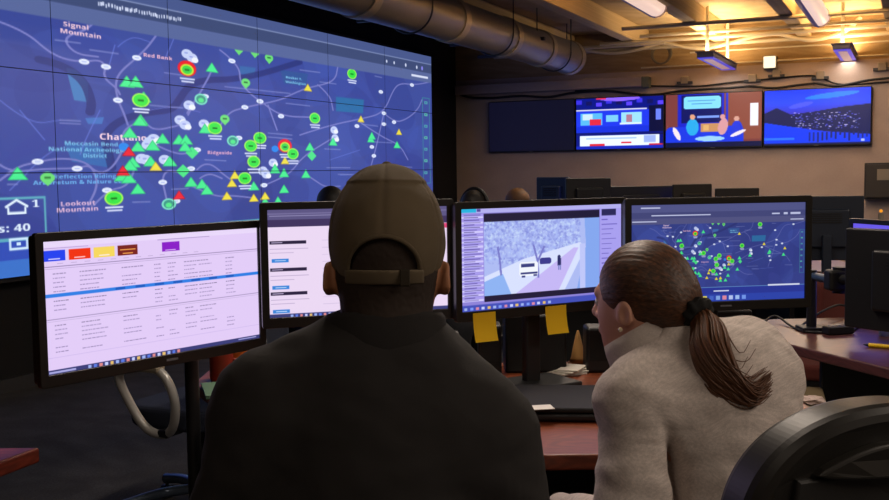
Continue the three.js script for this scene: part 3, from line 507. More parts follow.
// the same lamps go on over the desks, above the frame
for (const [x, z, k, word] of [[2.0, -5.6, 1.0, 'between the side desk and the far row'], [1.9, -1.2, 1.0, 'over the side desk'], [-1.3, -3.3, 0.9, 'in front of the monitor row'], [-0.6, 1.6, 0.3, 'behind the seated people']]) {
  const t = thing('desk_pendant_lamp', 'white strip pendant lamp ' + word, 'lamp', V3(x, 2.78, z), 0, 'strip lamps over the desks');
  part('housing', box(0.2, 0.06, 2.4, 0, 0.035, 0, 0.01), MAT.white, t);
  part('diffuser', box(0.18, 0.01, 2.36, 0, 0.002, 0), emis(0xffe0b8, 1.2), t);
  for (const s of [-1, 1]) part('rod', cyl(0.008, 0.008, HC - 2.84, 0, (HC - 2.78) / 2 + 0.03, s, 8), MAT.conduit, t);
  areaLight(LAMP.desk, LAMP.near * k, 0.18, 2.36, t, 0, -0.012, 0, 0, -Math.PI / 2);
}

// ---------------------------------------------------------------- desks
const DESK = 0.76;
function slab(pts, th, bevel = 0.006) {                                    // polygon of [right, ahead] metres, origin at its first corner
  const s = new THREE.Shape(pts.map(([x, d]) => new THREE.Vector2(x, d)));
  const g = extrude(s, th - 2 * bevel, bevel).rotateX(-Math.PI / 2);
  return g.translate(0, bevel - th, 0);
}
function desk(name, label, pts, mat, supports) {
  const c = pts.reduce((a, p) => [a[0] + p[0] / pts.length, a[1] + p[1] / pts.length], [0, 0]);
  const t = thing(name, label, 'desk', F(c[0], 0, c[1]), YAW);
  const q = pts.map(([x, d]) => [x - c[0], d - c[1]]);
  part('top', slab(q, 0.038).translate(0, DESK, 0), mat, t);
  for (const [w, dd, x, d, n] of supports) part(n || 'side_panel', box(w, DESK - 0.038, dd, x - c[0], (DESK - 0.038) / 2, -(d - c[1]), 0.004), MAT.plastic, t);
  return t;
}
desk('main_desk', 'reddish brown desk under the row of four monitors', [[-0.52, 2.36], [1.0, 2.36], [1.0, 3.52], [-0.8, 3.52], [-0.8, 3.25], [-0.62, 2.9]], MAT.wood, [[0.03, 0.9, -0.5, 2.92], [0.03, 1.0, 0.95, 2.95], [1.42, 0.02, 0.225, 3.38, 'modesty_panel']]);
{
  const a = onY(778, 341, DESK), b = onY(889, 368, DESK);
  const to = (p) => [p.dot(RT), p.dot(FW)], A = to(a), B = to(b), dx = (B[0] - A[0]), dd = (B[1] - A[1]);
  const C = [B[0] + dx * 1.6, B[1] + dd * 1.6];
  desk('side_desk', 'purplish brown desk with cables and a yellow pen beyond the grey fleece', [A, C, [C[0] + 0.75, C[1] + 0.25], [A[0] + 0.8, A[1] + 0.62], [A[0] - 0.08, A[1] + 0.55]], MAT.woodPurple, [[0.5, 0.03, B[0] + 0.18, B[1] + 0.42], [0.04, 0.4, A[0] + 0.05, A[1] + 0.28]]);
}
{
  const k = onY(35, 448, DESK), a = k.dot(RT), d = k.dot(FW);
  desk('corner_desk', 'reddish desk corner jutting over the dark carpet', [[a, d], [a - 1.0, d + 0.02], [a - 1.05, d - 0.75], [a - 0.26, d - 0.74]], M(0xffffff, 0.4, { map: repeat(woodTex(124, 52, 36), 0.8, 1.6) }), [[0.03, 0.55, a - 0.42, d - 0.38], [0.03, 0.55, a - 0.98, d - 0.36]]);
}

// ---------------------------------------------------------------- monitors
const SIZE = new Map();
function monitor(label, [TL, BL, TR, BR], h, pic, stand = 'foot', glow, soft = 480, bright = 1) {
  const zL = h * FOC / (BL[1] - TL[1]), zR = h * FOC / (BR[1] - TR[1]), A = P(...TL, zL), B = P(...TR, zR), top = (A.y + B.y) / 2;
  const dir = B.clone().sub(A).setY(0), W = dir.length(), c = A.clone().add(B).multiplyScalar(0.5), turn = Math.atan2(-dir.z, dir.x);
  const base = stand === 'arm' ? top - h : DESK;
  const t = thing('computer_monitor', label, 'monitor', V3(c.x, base, c.z), turn);
  const y = top - h / 2 - base, m = 0.017;
  const frame = rounded(W + 2 * m, h + 2 * m + 0.008, 0.006, 0, y - 0.004), hole = new THREE.Path(rounded(W, h, 0.001, 0, y).getPoints(4).reverse());
  frame.holes.push(hole);
  part('bezel', extrude(frame, 0.012, 0.002).translate(0, 0, -0.008), MAT.bezel, t);
  part('screen', new THREE.PlaneGeometry(W + 0.002, h + 0.002).translate(0, y, 0), screenMat(soften(pic, soft, Math.round(soft * 0.5625)), bright), t);
  part('rear_shell', [box(W + 2 * m - 0.004, h + 2 * m, 0.026, 0, y - 0.004, -0.022, 0.008), box(W * 0.62, h * 0.62, 0.03, 0, y - 0.01, -0.045, 0.012)], MAT.plastic, t);
  const badge = part('badge', box(0.035, 0.005, 0.002, 0.02, y - h / 2 - 0.012, 0.007), MAT.grey, t);
  if (stand === 'foot') {
    part('neck', box(0.055, y + 0.02, 0.03, 0, (y + 0.02) / 2, -0.075, 0.008), MAT.plastic, t);
    part('foot', box(0.24, 0.014, 0.18, 0, 0.007, -0.06, 0.006), MAT.plastic, t);
  } else part('mount_plate', box(0.11, 0.11, 0.02, 0, y, -0.07, 0.004), MAT.plasticDark, t);
  areaLight(new THREE.Color(...glow), 0.30, W, h, t, 0, y, 0.012);
  SIZE.set(t, [W, h, y]);
  return t;
}
const LIL = [0.72, 0.55, 0.95], BLU = [0.35, 0.38, 0.95];
const mon1 = monitor('tilted monitor showing a lilac table with coloured swatches and a blue row', [[41.4, 242.4], [51, 379.4], [257, 226], [258, 338.5]], 0.31, tablePicture(), 'arm', LIL);
const mon2 = monitor('monitor showing a lilac form page behind the olive cap', [[266.4, 211.8], [268, 322], [447, 203], [447, 307.6]], 0.30, formPicture(), 'foot', LIL);
const mon3 = monitor('monitor showing a pale blue street camera view with sticky notes below', [[460, 209.5], [462, 314.6], [621.5, 202.6], [621.5, 298]], 0.30, cameraPicture(), 'foot', LIL, 280);
const mon4 = monitor('monitor showing the dark blue city map beside the street camera monitor', [[630.6, 202.5], [632, 303.5], [806, 203.6], [804.6, 301.4]], 0.30, mapPicture(), 'foot', BLU, 480, 0.85);
{ // floor pole carrying the tilted monitor
  const p = P(192, 380, 2.95), t = thing('monitor_pole', 'dark floor pole with an arm holding the tilted table monitor', 'pole', V3(p.x, 0, p.z), YAW);
  part('pole', cyl(0.02, 0.02, 1.08, 0, 0.54, 0), MAT.plastic, t);
  part('floor_plate', cyl(0.15, 0.16, 0.015, 0, 0.0075, 0, 32), MAT.plastic, t);
  const m = t.worldToLocal(mon1.localToWorld(V3(0, SIZE.get(mon1)[2], -0.085)));
  part('arm', [rod(V3(0, m.y, 0), m, 0.016), cyl(0.03, 0.03, 0.06, 0, m.y, 0)], MAT.plasticDark, t);
}
// sticky notes hanging from the street camera monitor
function stickyOn(px, label) {
  const [W, h, y] = SIZE.get(mon3);
  const r = ray(px, 316), o = mon3.worldToLocal(camera.position.clone()), e = mon3.worldToLocal(camera.position.clone().add(r)), d = e.sub(o), k = (0.012 - o.z) / d.z, x = o.x + d.x * k;
  const g = new THREE.PlaneGeometry(0.078, 0.084, 1, 8), a = g.attributes.position;
  for (let i = 0; i < a.count; i++) { const v = (0.042 - a.getY(i)) / 0.084; a.setZ(i, 0.014 * v * v); }
  g.computeVertexNormals();
  const w = mon3.localToWorld(V3(x, y - h / 2 - 0.003 - 0.042, 0.0085));
  const n = thing('sticky_note', label, 'note', w, mon3.rotation.y);
  part('sheet', g, M(0xf0c20c, 0.85, { side: THREE.DoubleSide }), n);
}
stickyOn(485, 'yellow sticky note under the list column of the street camera monitor');
stickyOn(556.5, 'yellow sticky note stuck below the middle of the street camera monitor');

// monitors at the right and in the rows behind, backs to the camera
function rearMonitor(label, px, py, d, w, h, turn, opts = {}) {
  const p = P(px, py, d), base = opts.arm ? p.y - h : DESK, drop = p.y - h - base;
  const t = thing('rear_facing_monitor', label, 'monitor', V3(p.x, base, p.z), YAW + turn, opts.group);
  const y = h / 2 + drop, mat = opts.mat || MAT.plastic;
  part('rear_shell', [box(w, h, 0.028, 0, y, 0, 0.008), box(w * 0.6, h * 0.6, 0.03, 0, y, 0.024, 0.012)], mat, t);
  part('vent', [-2, -1, 0, 1, 2].map((i) => box(w * 0.4, 0.006, 0.004, 0, y + h * 0.16 + i * 0.012, 0.040)), MAT.plasticDark, t);
  part('screen', new THREE.PlaneGeometry(w - 0.02, h - 0.03).rotateY(Math.PI).translate(0, y, -0.0145), emis(opts.glow || 0x3038c8, 0.8), t);
  if (!opts.arm) { part('neck', box(0.05, drop + h * 0.4, 0.03, 0, (drop + h * 0.4) / 2, 0.05, 0.006), mat, t); part('foot', box(0.22, 0.014, 0.17, 0, 0.007, 0.03, 0.006), mat, t); }
  else part('mount_plate', box(0.11, 0.11, 0.03, 0, y, 0.05, 0.004), MAT.plasticDark, t);
  return t;
}
// far row of desks with monitors
desk('far_desk', 'dark brown desk in the far row under the tan wall', [[0.45, 6.7], [2.75, 6.5], [2.8, 7.4], [0.5, 7.6]], MAT.woodPurple, [[0.03, 0.8, 0.55, 7.1], [0.03, 0.8, 2.7, 6.95], [2.1, 0.02, 1.6, 7.2, 'modesty_panel']]);
const farBlue = M(0x1c2c48, 0.5), rows = 'monitor backs in the far row';
rearMonitor('dark blue monitor back at the end of the far row', 553, 177, 7.0, 0.26, 0.30, -0.7, { mat: farBlue });
rearMonitor('black monitor back beside the dark blue one in the far row', 588, 178, 6.85, 0.32, 0.32, 0.25);
rearMonitor('low wide monitor back in the middle of the far row', 641, 186, 7.15, 0.44, 0.30, 0.05);
rearMonitor('brownish monitor back slightly raised in the far row', 692, 184, 6.95, 0.28, 0.30, 0.2, { mat: M(0x2b251b, 0.6) });
rearMonitor('short brownish monitor back under the couch television', 737, 188, 6.95, 0.30, 0.28, 0.05, { mat: M(0x2a251c, 0.6) });
// right hand cluster
{
  desk('rear_desk', 'dark desk with monitors standing behind the side desk', [[1.75, 5.5], [3.0, 5.4], [3.1, 6.2], [1.8, 6.3]], MAT.woodPurple, [[0.03, 0.6, 1.9, 5.9], [0.03, 0.6, 2.95, 5.8]]);
  rearMonitor('dark navy monitor back with a stand beyond the map monitor', 825, 196, 5.75, 0.42, 0.36, -0.1, { mat: M(0x17202f, 0.45) });
}
const mon6 = monitor('monitor with a glowing violet screen mostly hidden by a black monitor', [[853, 226], [853, 311], [893, 222], [893, 312]], 0.36, (() => { const [c, g] = canvas(256, 160); g.fillStyle = '#4b3fd0'; g.fillRect(0, 0, 256, 160); g.fillStyle = '#6a5ae8'; g.fillRect(0, 0, 256, 12); for (let i = 0; i < 8; i++) { g.fillStyle = '#3a30a8'; g.fillRect(30, 26 + i * 15, 90 + (i * 37) % 90, 5); } return c; })(), 'foot', BLU);
const mon5 = rearMonitor('large black monitor back on an arm over the side desk', 926, 231, 3.58, 0.62, 0.37, -0.98, { arm: true });
{ // arm of that monitor
  const p = P(838, 280, 3.95), t = thing('jointed_arm', 'black jointed monitor arm with a blue grey tube over the side desk', 'monitor arm', V3(p.x, DESK, p.z), YAW);
  const y = p.y - DESK, e = t.worldToLocal(P(862, 279, 3.8)), q = t.worldToLocal(P(812, 279, 4.15));
  part('post', cyl(0.018, 0.02, y + 0.02, q.x, (y + 0.02) / 2, q.z), MAT.plasticDark, t);
  part('clamp_foot', box(0.1, 0.02, 0.1, q.x, 0.01, q.z, 0.005), MAT.plasticDark, t);
  part('lower_tube', rod(V3(q.x, y - 0.005, q.z), V3(0, y - 0.005, 0), 0.017), M(0x33435e, 0.4), t);
  part('joint', [box(0.09, 0.08, 0.07, 0, y, 0, 0.012), cyl(0.03, 0.03, 0.1, 0.01, y, 0.0)], MAT.plasticDark, t);
  part('upper_tube', rod(V3(0, y, 0), e, 0.02), MAT.plasticDark, t);
}
// ---------------------------------------------------------------- chairs
function starBase(t, mat, r = 0.31, tip) {
  part('gas_lift', [cyl(0.026, 0.026, 0.26, 0, 0.27, 0), cyl(0.04, 0.05, 0.08, 0, 0.12, 0)], MAT.plasticDark, t);
  for (let i = 0; i < 5; i++) {
    const a = i * Math.PI * 0.4 + (tip || 0), s = Math.sin(a), c = Math.cos(a);
    const leg = part('base_leg', [tube([[0, 0.115, 0], [s * r * 0.5, 0.115, c * r * 0.5], [s * r, 0.085, c * r]], 0.022, 14, 10), new THREE.SphereGeometry(0.024, 12, 8).translate(s * r, 0.083, c * r)], mat, t);
    part('caster', [new THREE.CylinderGeometry(0.028, 0.028, 0.018, 18).rotateZ(Math.PI / 2).translate(0.013, 0, 0), new THREE.CylinderGeometry(0.028, 0.028, 0.018, 18).rotateZ(Math.PI / 2).translate(-0.013, 0, 0), cyl(0.008, 0.008, 0.05, 0, 0.03, 0, 8)].map((g) => g.rotateY(a * 1.7).translate(s * r, 0.028, c * r)), MAT.plasticDark, leg);
  }
}
function cushion(w, d, th, y, z, r, mat, name, t) {
  const g = extrude(rounded(w - 0.04, d - 0.04, r), th - 0.04, 0.02).rotateX(-Math.PI / 2).translate(0, y - th + 0.02, z);
  return part(name, g, mat, t);
}
function backGeo(w, h, y0, th, bow, z, rTop = 0.1) {                    // padded curved back
  const g = extrude(rounded(w, h, rTop, 0, y0 + h / 2), th, 0.018, 16), a = g.attributes.position;
  for (let i = 0; i < a.count; i++) a.setZ(i, a.getZ(i) + z - bow * (a.getX(i) / (w / 2)) ** 2);
  g.computeVertexNormals(); return g;
}
{ // chair with grey loop arms, left
  const c = P(202, 452, 4.3), t = thing('loop_arm_chair', 'dark blue office chair with grey loop armrests on the dark carpet', 'chair', V3(c.x, 0, c.z), YAW + 1.1);
  const fab = M(0x20283c, 0.85, { bumpMap: repeat(weaveTex, 20, 20), bumpScale: 0.002 }), arm = M(0xb2b0ac, 0.32, { metalness: 0.2 });
  cushion(0.46, 0.46, 0.09, 0.5, 0, 0.1, fab, 'seat', t);
  part('backrest', backGeo(0.42, 0.36, 0.56, 0.03, -0.03, 0.22, 0.09), fab, t);
  part('back_support', tube([[0, 0.44, 0.12], [0, 0.46, 0.28], [0, 0.66, 0.29]], 0.018, 16), MAT.plasticDark, t);
  for (const s of [-1, 1]) {
    const loop = [[s * 0.27, 0.41, 0.05], [s * 0.285, 0.425, -0.02], [s * 0.295, 0.52, -0.10], [s * 0.3, 0.64, -0.15], [s * 0.3, 0.675, -0.05], [s * 0.3, 0.66, 0.07], [s * 0.295, 0.56, 0.125], [s * 0.28, 0.45, 0.10]];
    const a = part('armrest', tube(loop, 0.018, 60, 12, true), arm, t);
    part('arm_pad', box(0.05, 0.03, 0.2, s * 0.3, 0.675, -0.03, 0.012), M(0x9a8f7c, 0.45), a);
    part('arm_bracket', box(0.1, 0.03, 0.05, s * 0.24, 0.415, 0.05, 0.008), MAT.plasticDark, a);
  }
  starBase(t, M(0x5f6d80, 0.3, { metalness: 0.4 }), 0.33, 0.25);
}
{ // the seated man's chair, below the frame
  const c = F(-0.09, 0, 1.5), t = thing('task_chair', 'black task chair under the person in the cap', 'chair', c, YAW);
  cushion(0.5, 0.48, 0.09, 0.44, 0, 0.1, MAT.leather, 'seat', t);
  part('backrest', backGeo(0.4, 0.26, 0.55, 0.03, -0.03, 0.22, 0.09), MAT.leather, t);
  part('back_support', tube([[0, 0.36, 0.1], [0, 0.38, 0.29], [0, 0.62, 0.285]], 0.02, 16), MAT.plasticDark, t);
  starBase(t, MAT.plasticDark, 0.3, 0.3);
}
{ // big padded chair, right
  const t = thing('padded_office_chair', 'black padded office chair with rounded back and white label behind the grey fleece', 'chair', F(0.578, 0, 1.84), YAW + 0.27);
  cushion(0.5, 0.5, 0.1, 0.47, 0, 0.1, MAT.leather, 'seat', t);
  const s = new THREE.Shape(); s.moveTo(-0.18, 0.56); s.lineTo(0.18, 0.56); s.bezierCurveTo(0.22, 0.56, 0.205, 0.78, 0.205, 0.84);
  s.bezierCurveTo(0.205, 0.97, 0.13, 1.042, 0, 1.042); s.bezierCurveTo(-0.13, 1.042, -0.205, 0.97, -0.205, 0.84); s.bezierCurveTo(-0.205, 0.78, -0.22, 0.56, -0.18, 0.56);
  const shape = (sh, depth, bev, z) => { const g = extrude(sh, depth, bev, 40), a = g.attributes.position; for (let i = 0; i < a.count; i++) a.setZ(i, a.getZ(i) + z - 0.9 * a.getX(i) ** 2); g.computeVertexNormals(); return g; };
  part('backrest', shape(s, 0.05, 0.022, 0.27), MAT.leather, t);
  const inner = new THREE.Shape(); inner.moveTo(-0.14, 0.6); inner.lineTo(0.14, 0.6); inner.bezierCurveTo(0.18, 0.7, 0.17, 0.78, 0.150, 0.955); inner.lineTo(-0.150, 0.955); inner.bezierCurveTo(-0.17, 0.78, -0.18, 0.7, -0.14, 0.6);
  part('rear_cover', shape(inner, 0.006, 0.005, 0.336), M(0x171614, 0.6), t);
  const cr = new THREE.Shape(); cr.moveTo(-0.118, 0.968); cr.bezierCurveTo(-0.06, 1.0, -0.03, 1.004, 0, 1.004); cr.bezierCurveTo(0.03, 1.004, 0.06, 1.0, 0.118, 0.968); cr.bezierCurveTo(0.06, 0.96, -0.06, 0.96, -0.118, 0.968);
  part('handle_panel', shape(cr, 0.012, 0.006, 0.333), M(0x201e1a, 0.45), t);
  const lb = part('label_tag', box(0.036, 0.02, 0.002, 0.014, 0.988, 0.3525, 0.0005), MAT.white, t); lb.userData.label = 'small white paper label';
  part('label_print', box(0.02, 0.003, 0.001, 0.014, 0.984, 0.354), MAT.grey, lb);
  part('back_support', tube([[0, 0.39, 0.1], [0, 0.4, 0.37], [0, 0.66, 0.37]], 0.025, 16), MAT.plasticDark, t);
  for (const q of [-1, 1]) { const a = part('armrest', box(0.07, 0.03, 0.26, q * 0.3, 0.66, 0.02, 0.012), MAT.plastic, t); part('arm_post', tube([[q * 0.22, 0.41, 0.03], [q * 0.3, 0.43, 0.03], [q * 0.3, 0.65, 0.03]], 0.016, 16), MAT.plasticDark, a); }
  starBase(t, MAT.plasticDark, 0.32, 0.1);
}
{ // reddish chair back far right
  const p = P(836, 297, 5.0), t = thing('red_chair', 'dim reddish chair back between the side desk and the rear desk', 'chair', V3(p.x, 0, p.z), YAW + 0.2);
  const f = M(0x5a2018, 0.85);
  cushion(0.44, 0.44, 0.08, 0.48, -0.1, 0.1, f, 'seat', t); part('backrest', backGeo(0.36, 0.32, 0.6, 0.03, -0.02, 0.12, 0.07), f, t);
  part('back_support', tube([[0, 0.42, 0.0], [0, 0.43, 0.19], [0, 0.7, 0.185]], 0.018, 14), MAT.plasticDark, t);
  starBase(t, MAT.plasticDark, 0.28);
}
// ---------------------------------------------------------------- things on the desks
const onDesk = (px, py) => onY(px, py, DESK);
{
  const p = onDesk(556, 410), t = thing('closed_laptop', 'closed black laptop with a white paper slip between the two seated people', 'laptop', V3(p.x, DESK, p.z), YAW - 0.1);
  part('base', box(0.36, 0.02, 0.30, 0, 0.014, 0, 0.008), MAT.plasticDark, t);
  part('lid', box(0.36, 0.014, 0.30, 0, 0.033, -0.002, 0.006), M(0x0c0c0d, 0.85), t);
  part('foot', [[-1, -1], [1, -1], [-1, 1], [1, 1]].map(([a, b]) => cyl(0.01, 0.01, 0.006, a * 0.15, 0.003, b * 0.12, 10)), MAT.black, t);
  const q = onY(541, 407.5, DESK + 0.041), s = thing('paper_slip', 'small white paper slip lying on the closed laptop', 'paper', V3(q.x, DESK + 0.0405, q.z), YAW + 0.15);
  part('sheet', box(0.062, 0.0015, 0.05, 0, 0.001, 0), M(0xd9d4c8, 0.8), s);
}
{
  const p = onDesk(578, 366), t = thing('wooden_cone', 'tan pointed wooden cone standing on the desk below the camera monitor', 'ornament', V3(p.x, DESK, p.z), YAW);
  part('cone', lathe([[0, 0.122], [0.004, 0.12], [0.014, 0.08], [0.024, 0.03], [0.03, 0.014], [0, 0.014]], 24), M(0xb98a4e, 0.7), t);
  part('plinth', box(0.066, 0.014, 0.05, 0, 0.007, 0, 0.004), M(0x6b3f1c, 0.6), t);
}
{
  const p = onDesk(490, 377), t = thing('computer_speaker', 'slim black speaker with a green light under the left sticky note', 'speaker', V3(p.x, DESK, p.z), YAW);
  part('case', box(0.075, 0.17, 0.1, 0, 0.085, -0.03, 0.008), MAT.plastic, t);
  part('grille', box(0.06, 0.11, 0.004, 0, 0.105, 0.021), MAT.black, t);
  part('power_light', new THREE.SphereGeometry(0.004, 10, 8).translate(0.006, 0.034, 0.021), emis(0x9cff5a, 1), t);
}
{
  const p = onDesk(598, 372), t = thing('computer_speaker', 'squat black speaker by the wooden cone beside the leaning person', 'speaker', V3(p.x, DESK, p.z), YAW);
  part('case', box(0.08, 0.15, 0.1, 0, 0.075, -0.03, 0.012), MAT.plastic, t); part('grille', box(0.06, 0.1, 0.004, 0, 0.09, 0.021), MAT.black, t);
}
{
  const p = onDesk(567, 374), t = thing('paper_pile', 'loose white papers lying behind the wooden cone', 'paper', V3(p.x, DESK, p.z), YAW + 0.4);
  for (let i = 0; i < 4; i++) part('sheet', box(0.11, 0.004, 0.07, i * 0.006, 0.003 + i * 0.005, i * 0.004).rotateY(i * 0.25), M(0xb9b4aa, 0.9), t);
}
{
  const p = onDesk(434, 372), t = thing('desk_phone', 'black desk phone with handset beside the person in the cap', 'phone', V3(p.x, DESK, p.z), YAW + 0.2);
  part('body', extrude(new THREE.Shape([[-0.1, 0], [0.1, 0], [0.1, 0.10], [0.07, 0.115], [-0.1, 0.03]].map(([a, b]) => new THREE.Vector2(a, b))), 0.19, 0.004).rotateY(-Math.PI / 2).rotateY(Math.PI).translate(-0.095, 0.004, 0), MAT.plastic, t);
  part('handset', tube([[-0.07, 0.06, 0.07], [-0.075, 0.13, 0.03], [-0.075, 0.15, -0.03], [-0.07, 0.135, -0.08]], 0.02, 20, 10), MAT.plasticDark, t);
  part('display', box(0.07, 0.04, 0.004, 0.03, 0.105, -0.03).rotateX(-0.1), M(0x39404a, 0.3), t);
}
{
  const t = thing('desktop_computer', 'black desktop computer case standing under the street camera monitor', 'computer', F(0.295, DESK, 3.41), YAW);
  part('case', box(0.2, 0.19, 0.16, 0, 0.097, 0, 0.006), MAT.plasticDark, t); part('front_panel', box(0.19, 0.18, 0.006, 0, 0.097, 0.082, 0.003), MAT.black, t); part('foot', box(0.16, 0.006, 0.12, 0, 0.003, 0), MAT.black, t);
}
// clutter at the left end, half hidden under the tilted monitor
function mug(label, px, py, color, h = 0.09, r = 0.038) {
  const p = onDesk(px, py), t = thing('mug', label, 'mug', V3(p.x, DESK, p.z), YAW);
  part('cup', lathe([[0, 0.004], [r * 0.9, 0], [r, 0.01], [r, h], [r - 0.004, h], [r - 0.005, 0.01], [0, 0.008]]), M(color, 0.4), t);
  part('handle', new THREE.TorusGeometry(h * 0.28, 0.005, 8, 16, Math.PI).rotateZ(-Math.PI / 2).translate(r, h * 0.5, 0), M(color, 0.4), t);
}
mug('red mug at the dim left end of the main desk', 222, 381, 0x8c2a18); mug('orange mug near the red mug under the tilted monitor', 239, 376, 0xb8601e, 0.1);
{
  const p = onDesk(258, 373), t = thing('bottle', 'clear plastic bottle with a pale cap behind the black jacket shoulder', 'bottle', V3(p.x, DESK, p.z));
  part('body', lathe([[0, 0], [0.03, 0.002], [0.032, 0.02], [0.032, 0.11], [0.012, 0.145], [0.012, 0.16], [0, 0.16]]), M(0x7d8288, 0.2), t); part('cap', cyl(0.014, 0.014, 0.018, 0, 0.169, 0), MAT.white, t);
  const q = onDesk(230, 391), b = thing('green_notebook', 'pale green notebook lying below the mugs', 'notebook', V3(q.x, DESK, q.z), YAW + 0.3);
  part('cover', box(0.16, 0.012, 0.2, 0, 0.006, 0, 0.002), M(0x5a7a62, 0.7), b); part('pages', box(0.154, 0.008, 0.196, 0.004, 0.0065, 0), MAT.paper, b);
}
// right desk: cables, power strip, pen
{
  const c = (pts) => pts.map(([x, y, up]) => onDesk(x, y).setY(DESK + 0.006 + (up || 0)));
  tag(part('loose_cable', tube(c([[757, 330], [775, 322, 0.02], [792, 328], [806, 333], [824, 334]]), 0.005, 40, 6), MAT.cable), 'black cable running into the power strip on the side desk', 'cable');
  tag(part('loose_cable', tube(c([[846, 333], [852, 332], [858, 328], [868, 322], [872, 318]]), 0.005, 40, 6), MAT.cable), 'black cable curving from the power strip under the black monitor', 'cable');
  tag(part('loose_cable', tube(c([[800, 328], [818, 322, 0.03], [836, 318, 0.05], [846, 314, 0.03]]), 0.005, 40, 6), MAT.cable), 'black cable arching behind the power strip', 'cable');
  const p = onDesk(838, 334), t = thing('power_strip', 'short black power strip lying on the side desk', 'power strip', V3(p.x, DESK, p.z), YAW + 0.3);
  part('body', box(0.12, 0.035, 0.05, 0, 0.0175, 0, 0.008), MAT.plasticDark, t); for (const x of [-0.035, 0, 0.035]) part('socket', cyl(0.012, 0.012, 0.003, x, 0.036, 0, 14), MAT.grey, t);
  const a = onDesk(866, 347), b = onDesk(897, 349.5), d = b.clone().sub(a), n = thing('yellow_pen', 'yellow pen lying on the side desk', 'pen', V3(a.x, DESK, a.z), Math.atan2(-d.z, d.x));
  part('barrel', new THREE.CylinderGeometry(0.008, 0.008, 0.11, 14).rotateZ(Math.PI / 2).translate(0.065, 0.008, 0), M(0xe0b80a, 0.4), n); part('tip', new THREE.CylinderGeometry(0.001, 0.007, 0.02, 14).rotateZ(Math.PI / 2).translate(0.0, 0.008, 0), MAT.plasticDark, n);
  const q = onDesk(884, 336), s = thing('glass_cup', 'small pale blue cup by the yellow pen', 'cup', V3(q.x, DESK, q.z)); part('cup', lathe([[0, 0.003], [0.018, 0], [0.024, 0.045], [0.022, 0.045], [0.016, 0.004], [0, 0.005]]), M(0x8a98b0, 0.25), s); part('rim', new THREE.TorusGeometry(0.023, 0.0015, 6, 24).rotateX(Math.PI / 2).translate(0, 0.045, 0), M(0xa8b4c8, 0.25), s);
}
{ // black box under the map monitor
  const p = P(755, 332, 3.45), t = thing('docking_box', 'black equipment box under the map monitor', 'box', V3(p.x, DESK, p.z), YAW);
  part('case', box(0.24, 0.19, 0.10, 0, 0.095, -0.02, 0.008), MAT.plasticDark, t); part('front_slot', box(0.16, 0.006, 0.004, 0, 0.14, 0.031), MAT.grey, t); part('foot', box(0.2, 0.004, 0.09, 0, 0.002, -0.02), MAT.black, t);
  t.position.copy(F(0.90, DESK, 3.42));
}
{ // beige pedestal and tissue under the side desk
  const p = P(812, 404, 3.55), h = p.y, t = thing('drawer_pedestal', 'beige drawer pedestal in the gap under the side desk', 'pedestal', V3(p.x, 0, p.z), YAW - 0.3);
  part('body', box(0.14, h, 0.4, -0.02, h / 2, -0.1, 0.006), M(0x6e5f44, 0.6), t); for (const k of [0.3, 0.75]) { const d = part('drawer', box(0.13, h * 0.4, 0.012, -0.02, h * k, 0.104, 0.004), M(0x75664a, 0.6), t); part('handle', box(0.05, 0.012, 0.014, -0.02, h * k + 0.05, 0.115, 0.004), MAT.grey, d); }
  const g = new THREE.IcosahedronGeometry(0.03, 3), a = g.attributes.position; for (let i = 0; i < a.count; i++) { const v = V3().fromBufferAttribute(a, i), n = 1 + 0.5 * noise.noise(v.x * 60, v.y * 60, v.z * 60); a.setXYZ(i, v.x * n * 1.3, v.y * n * 0.5, v.z * n); } g.computeVertexNormals();
  tag(part('crumpled_tissue', g.translate(p.x, h + 0.014, p.z), M(0xc9b4ac, 0.9)), 'crumpled pale tissue on the beige pedestal', 'tissue');
}
{ // paper trays on the rear desk
  const p = F(2.12 + 0.5, DESK, 5.75), t = thing('paper_tray', 'stacked paper tray with brown folder and pink sheets on the rear desk', 'tray', p, YAW);
  for (let i = 0; i < 3; i++) part('shelf', [box(0.3, 0.008, 0.24, 0, 0.01 + i * 0.1, 0), box(0.008, 0.1, 0.24, -0.146, 0.055 + i * 0.1, 0)], MAT.plastic, t);
  part('folder', box(0.24, 0.02, 0.2, 0, 0.225, 0.01, 0.004), M(0x6b4a30, 0.7), t); part('pink_sheets', box(0.22, 0.014, 0.2, 0.01, 0.122, 0.02, 0.003), M(0xa0654e, 0.8), t);
}
{ // amber indicator on a pale post
  const p = P(881, 211, 5.6), t = thing('indicator_lamp', 'small amber indicator lamp on a pale post behind the right monitors', 'lamp', V3(p.x, DESK, p.z));
  part('post', cyl(0.014, 0.018, p.y - DESK - 0.012, 0, (p.y - DESK - 0.012) / 2, 0), M(0x8a8070, 0.6), t); part('lamp_head', new THREE.SphereGeometry(0.009, 14, 10).translate(0, p.y - DESK, 0), emis(0xffa020, 1), t);
}
{ // beige cabinet far behind, below the map monitor
  const t = thing('filing_cabinet', 'low beige filing cabinet seen below the map monitor', 'cabinet', F(1.30, 0, 5.2), YAW);
  part('body', box(0.4, 0.7, 0.5, 0, 0.35, 0, 0.008), M(0x6a5a40, 0.6), t); for (const k of [0.2, 0.53]) { const d = part('drawer', box(0.37, 0.3, 0.012, 0, k, 0.254, 0.004), M(0x716046, 0.6), t); part('handle', box(0.1, 0.015, 0.02, 0, k + 0.09, 0.265, 0.005), MAT.grey, d); }
}
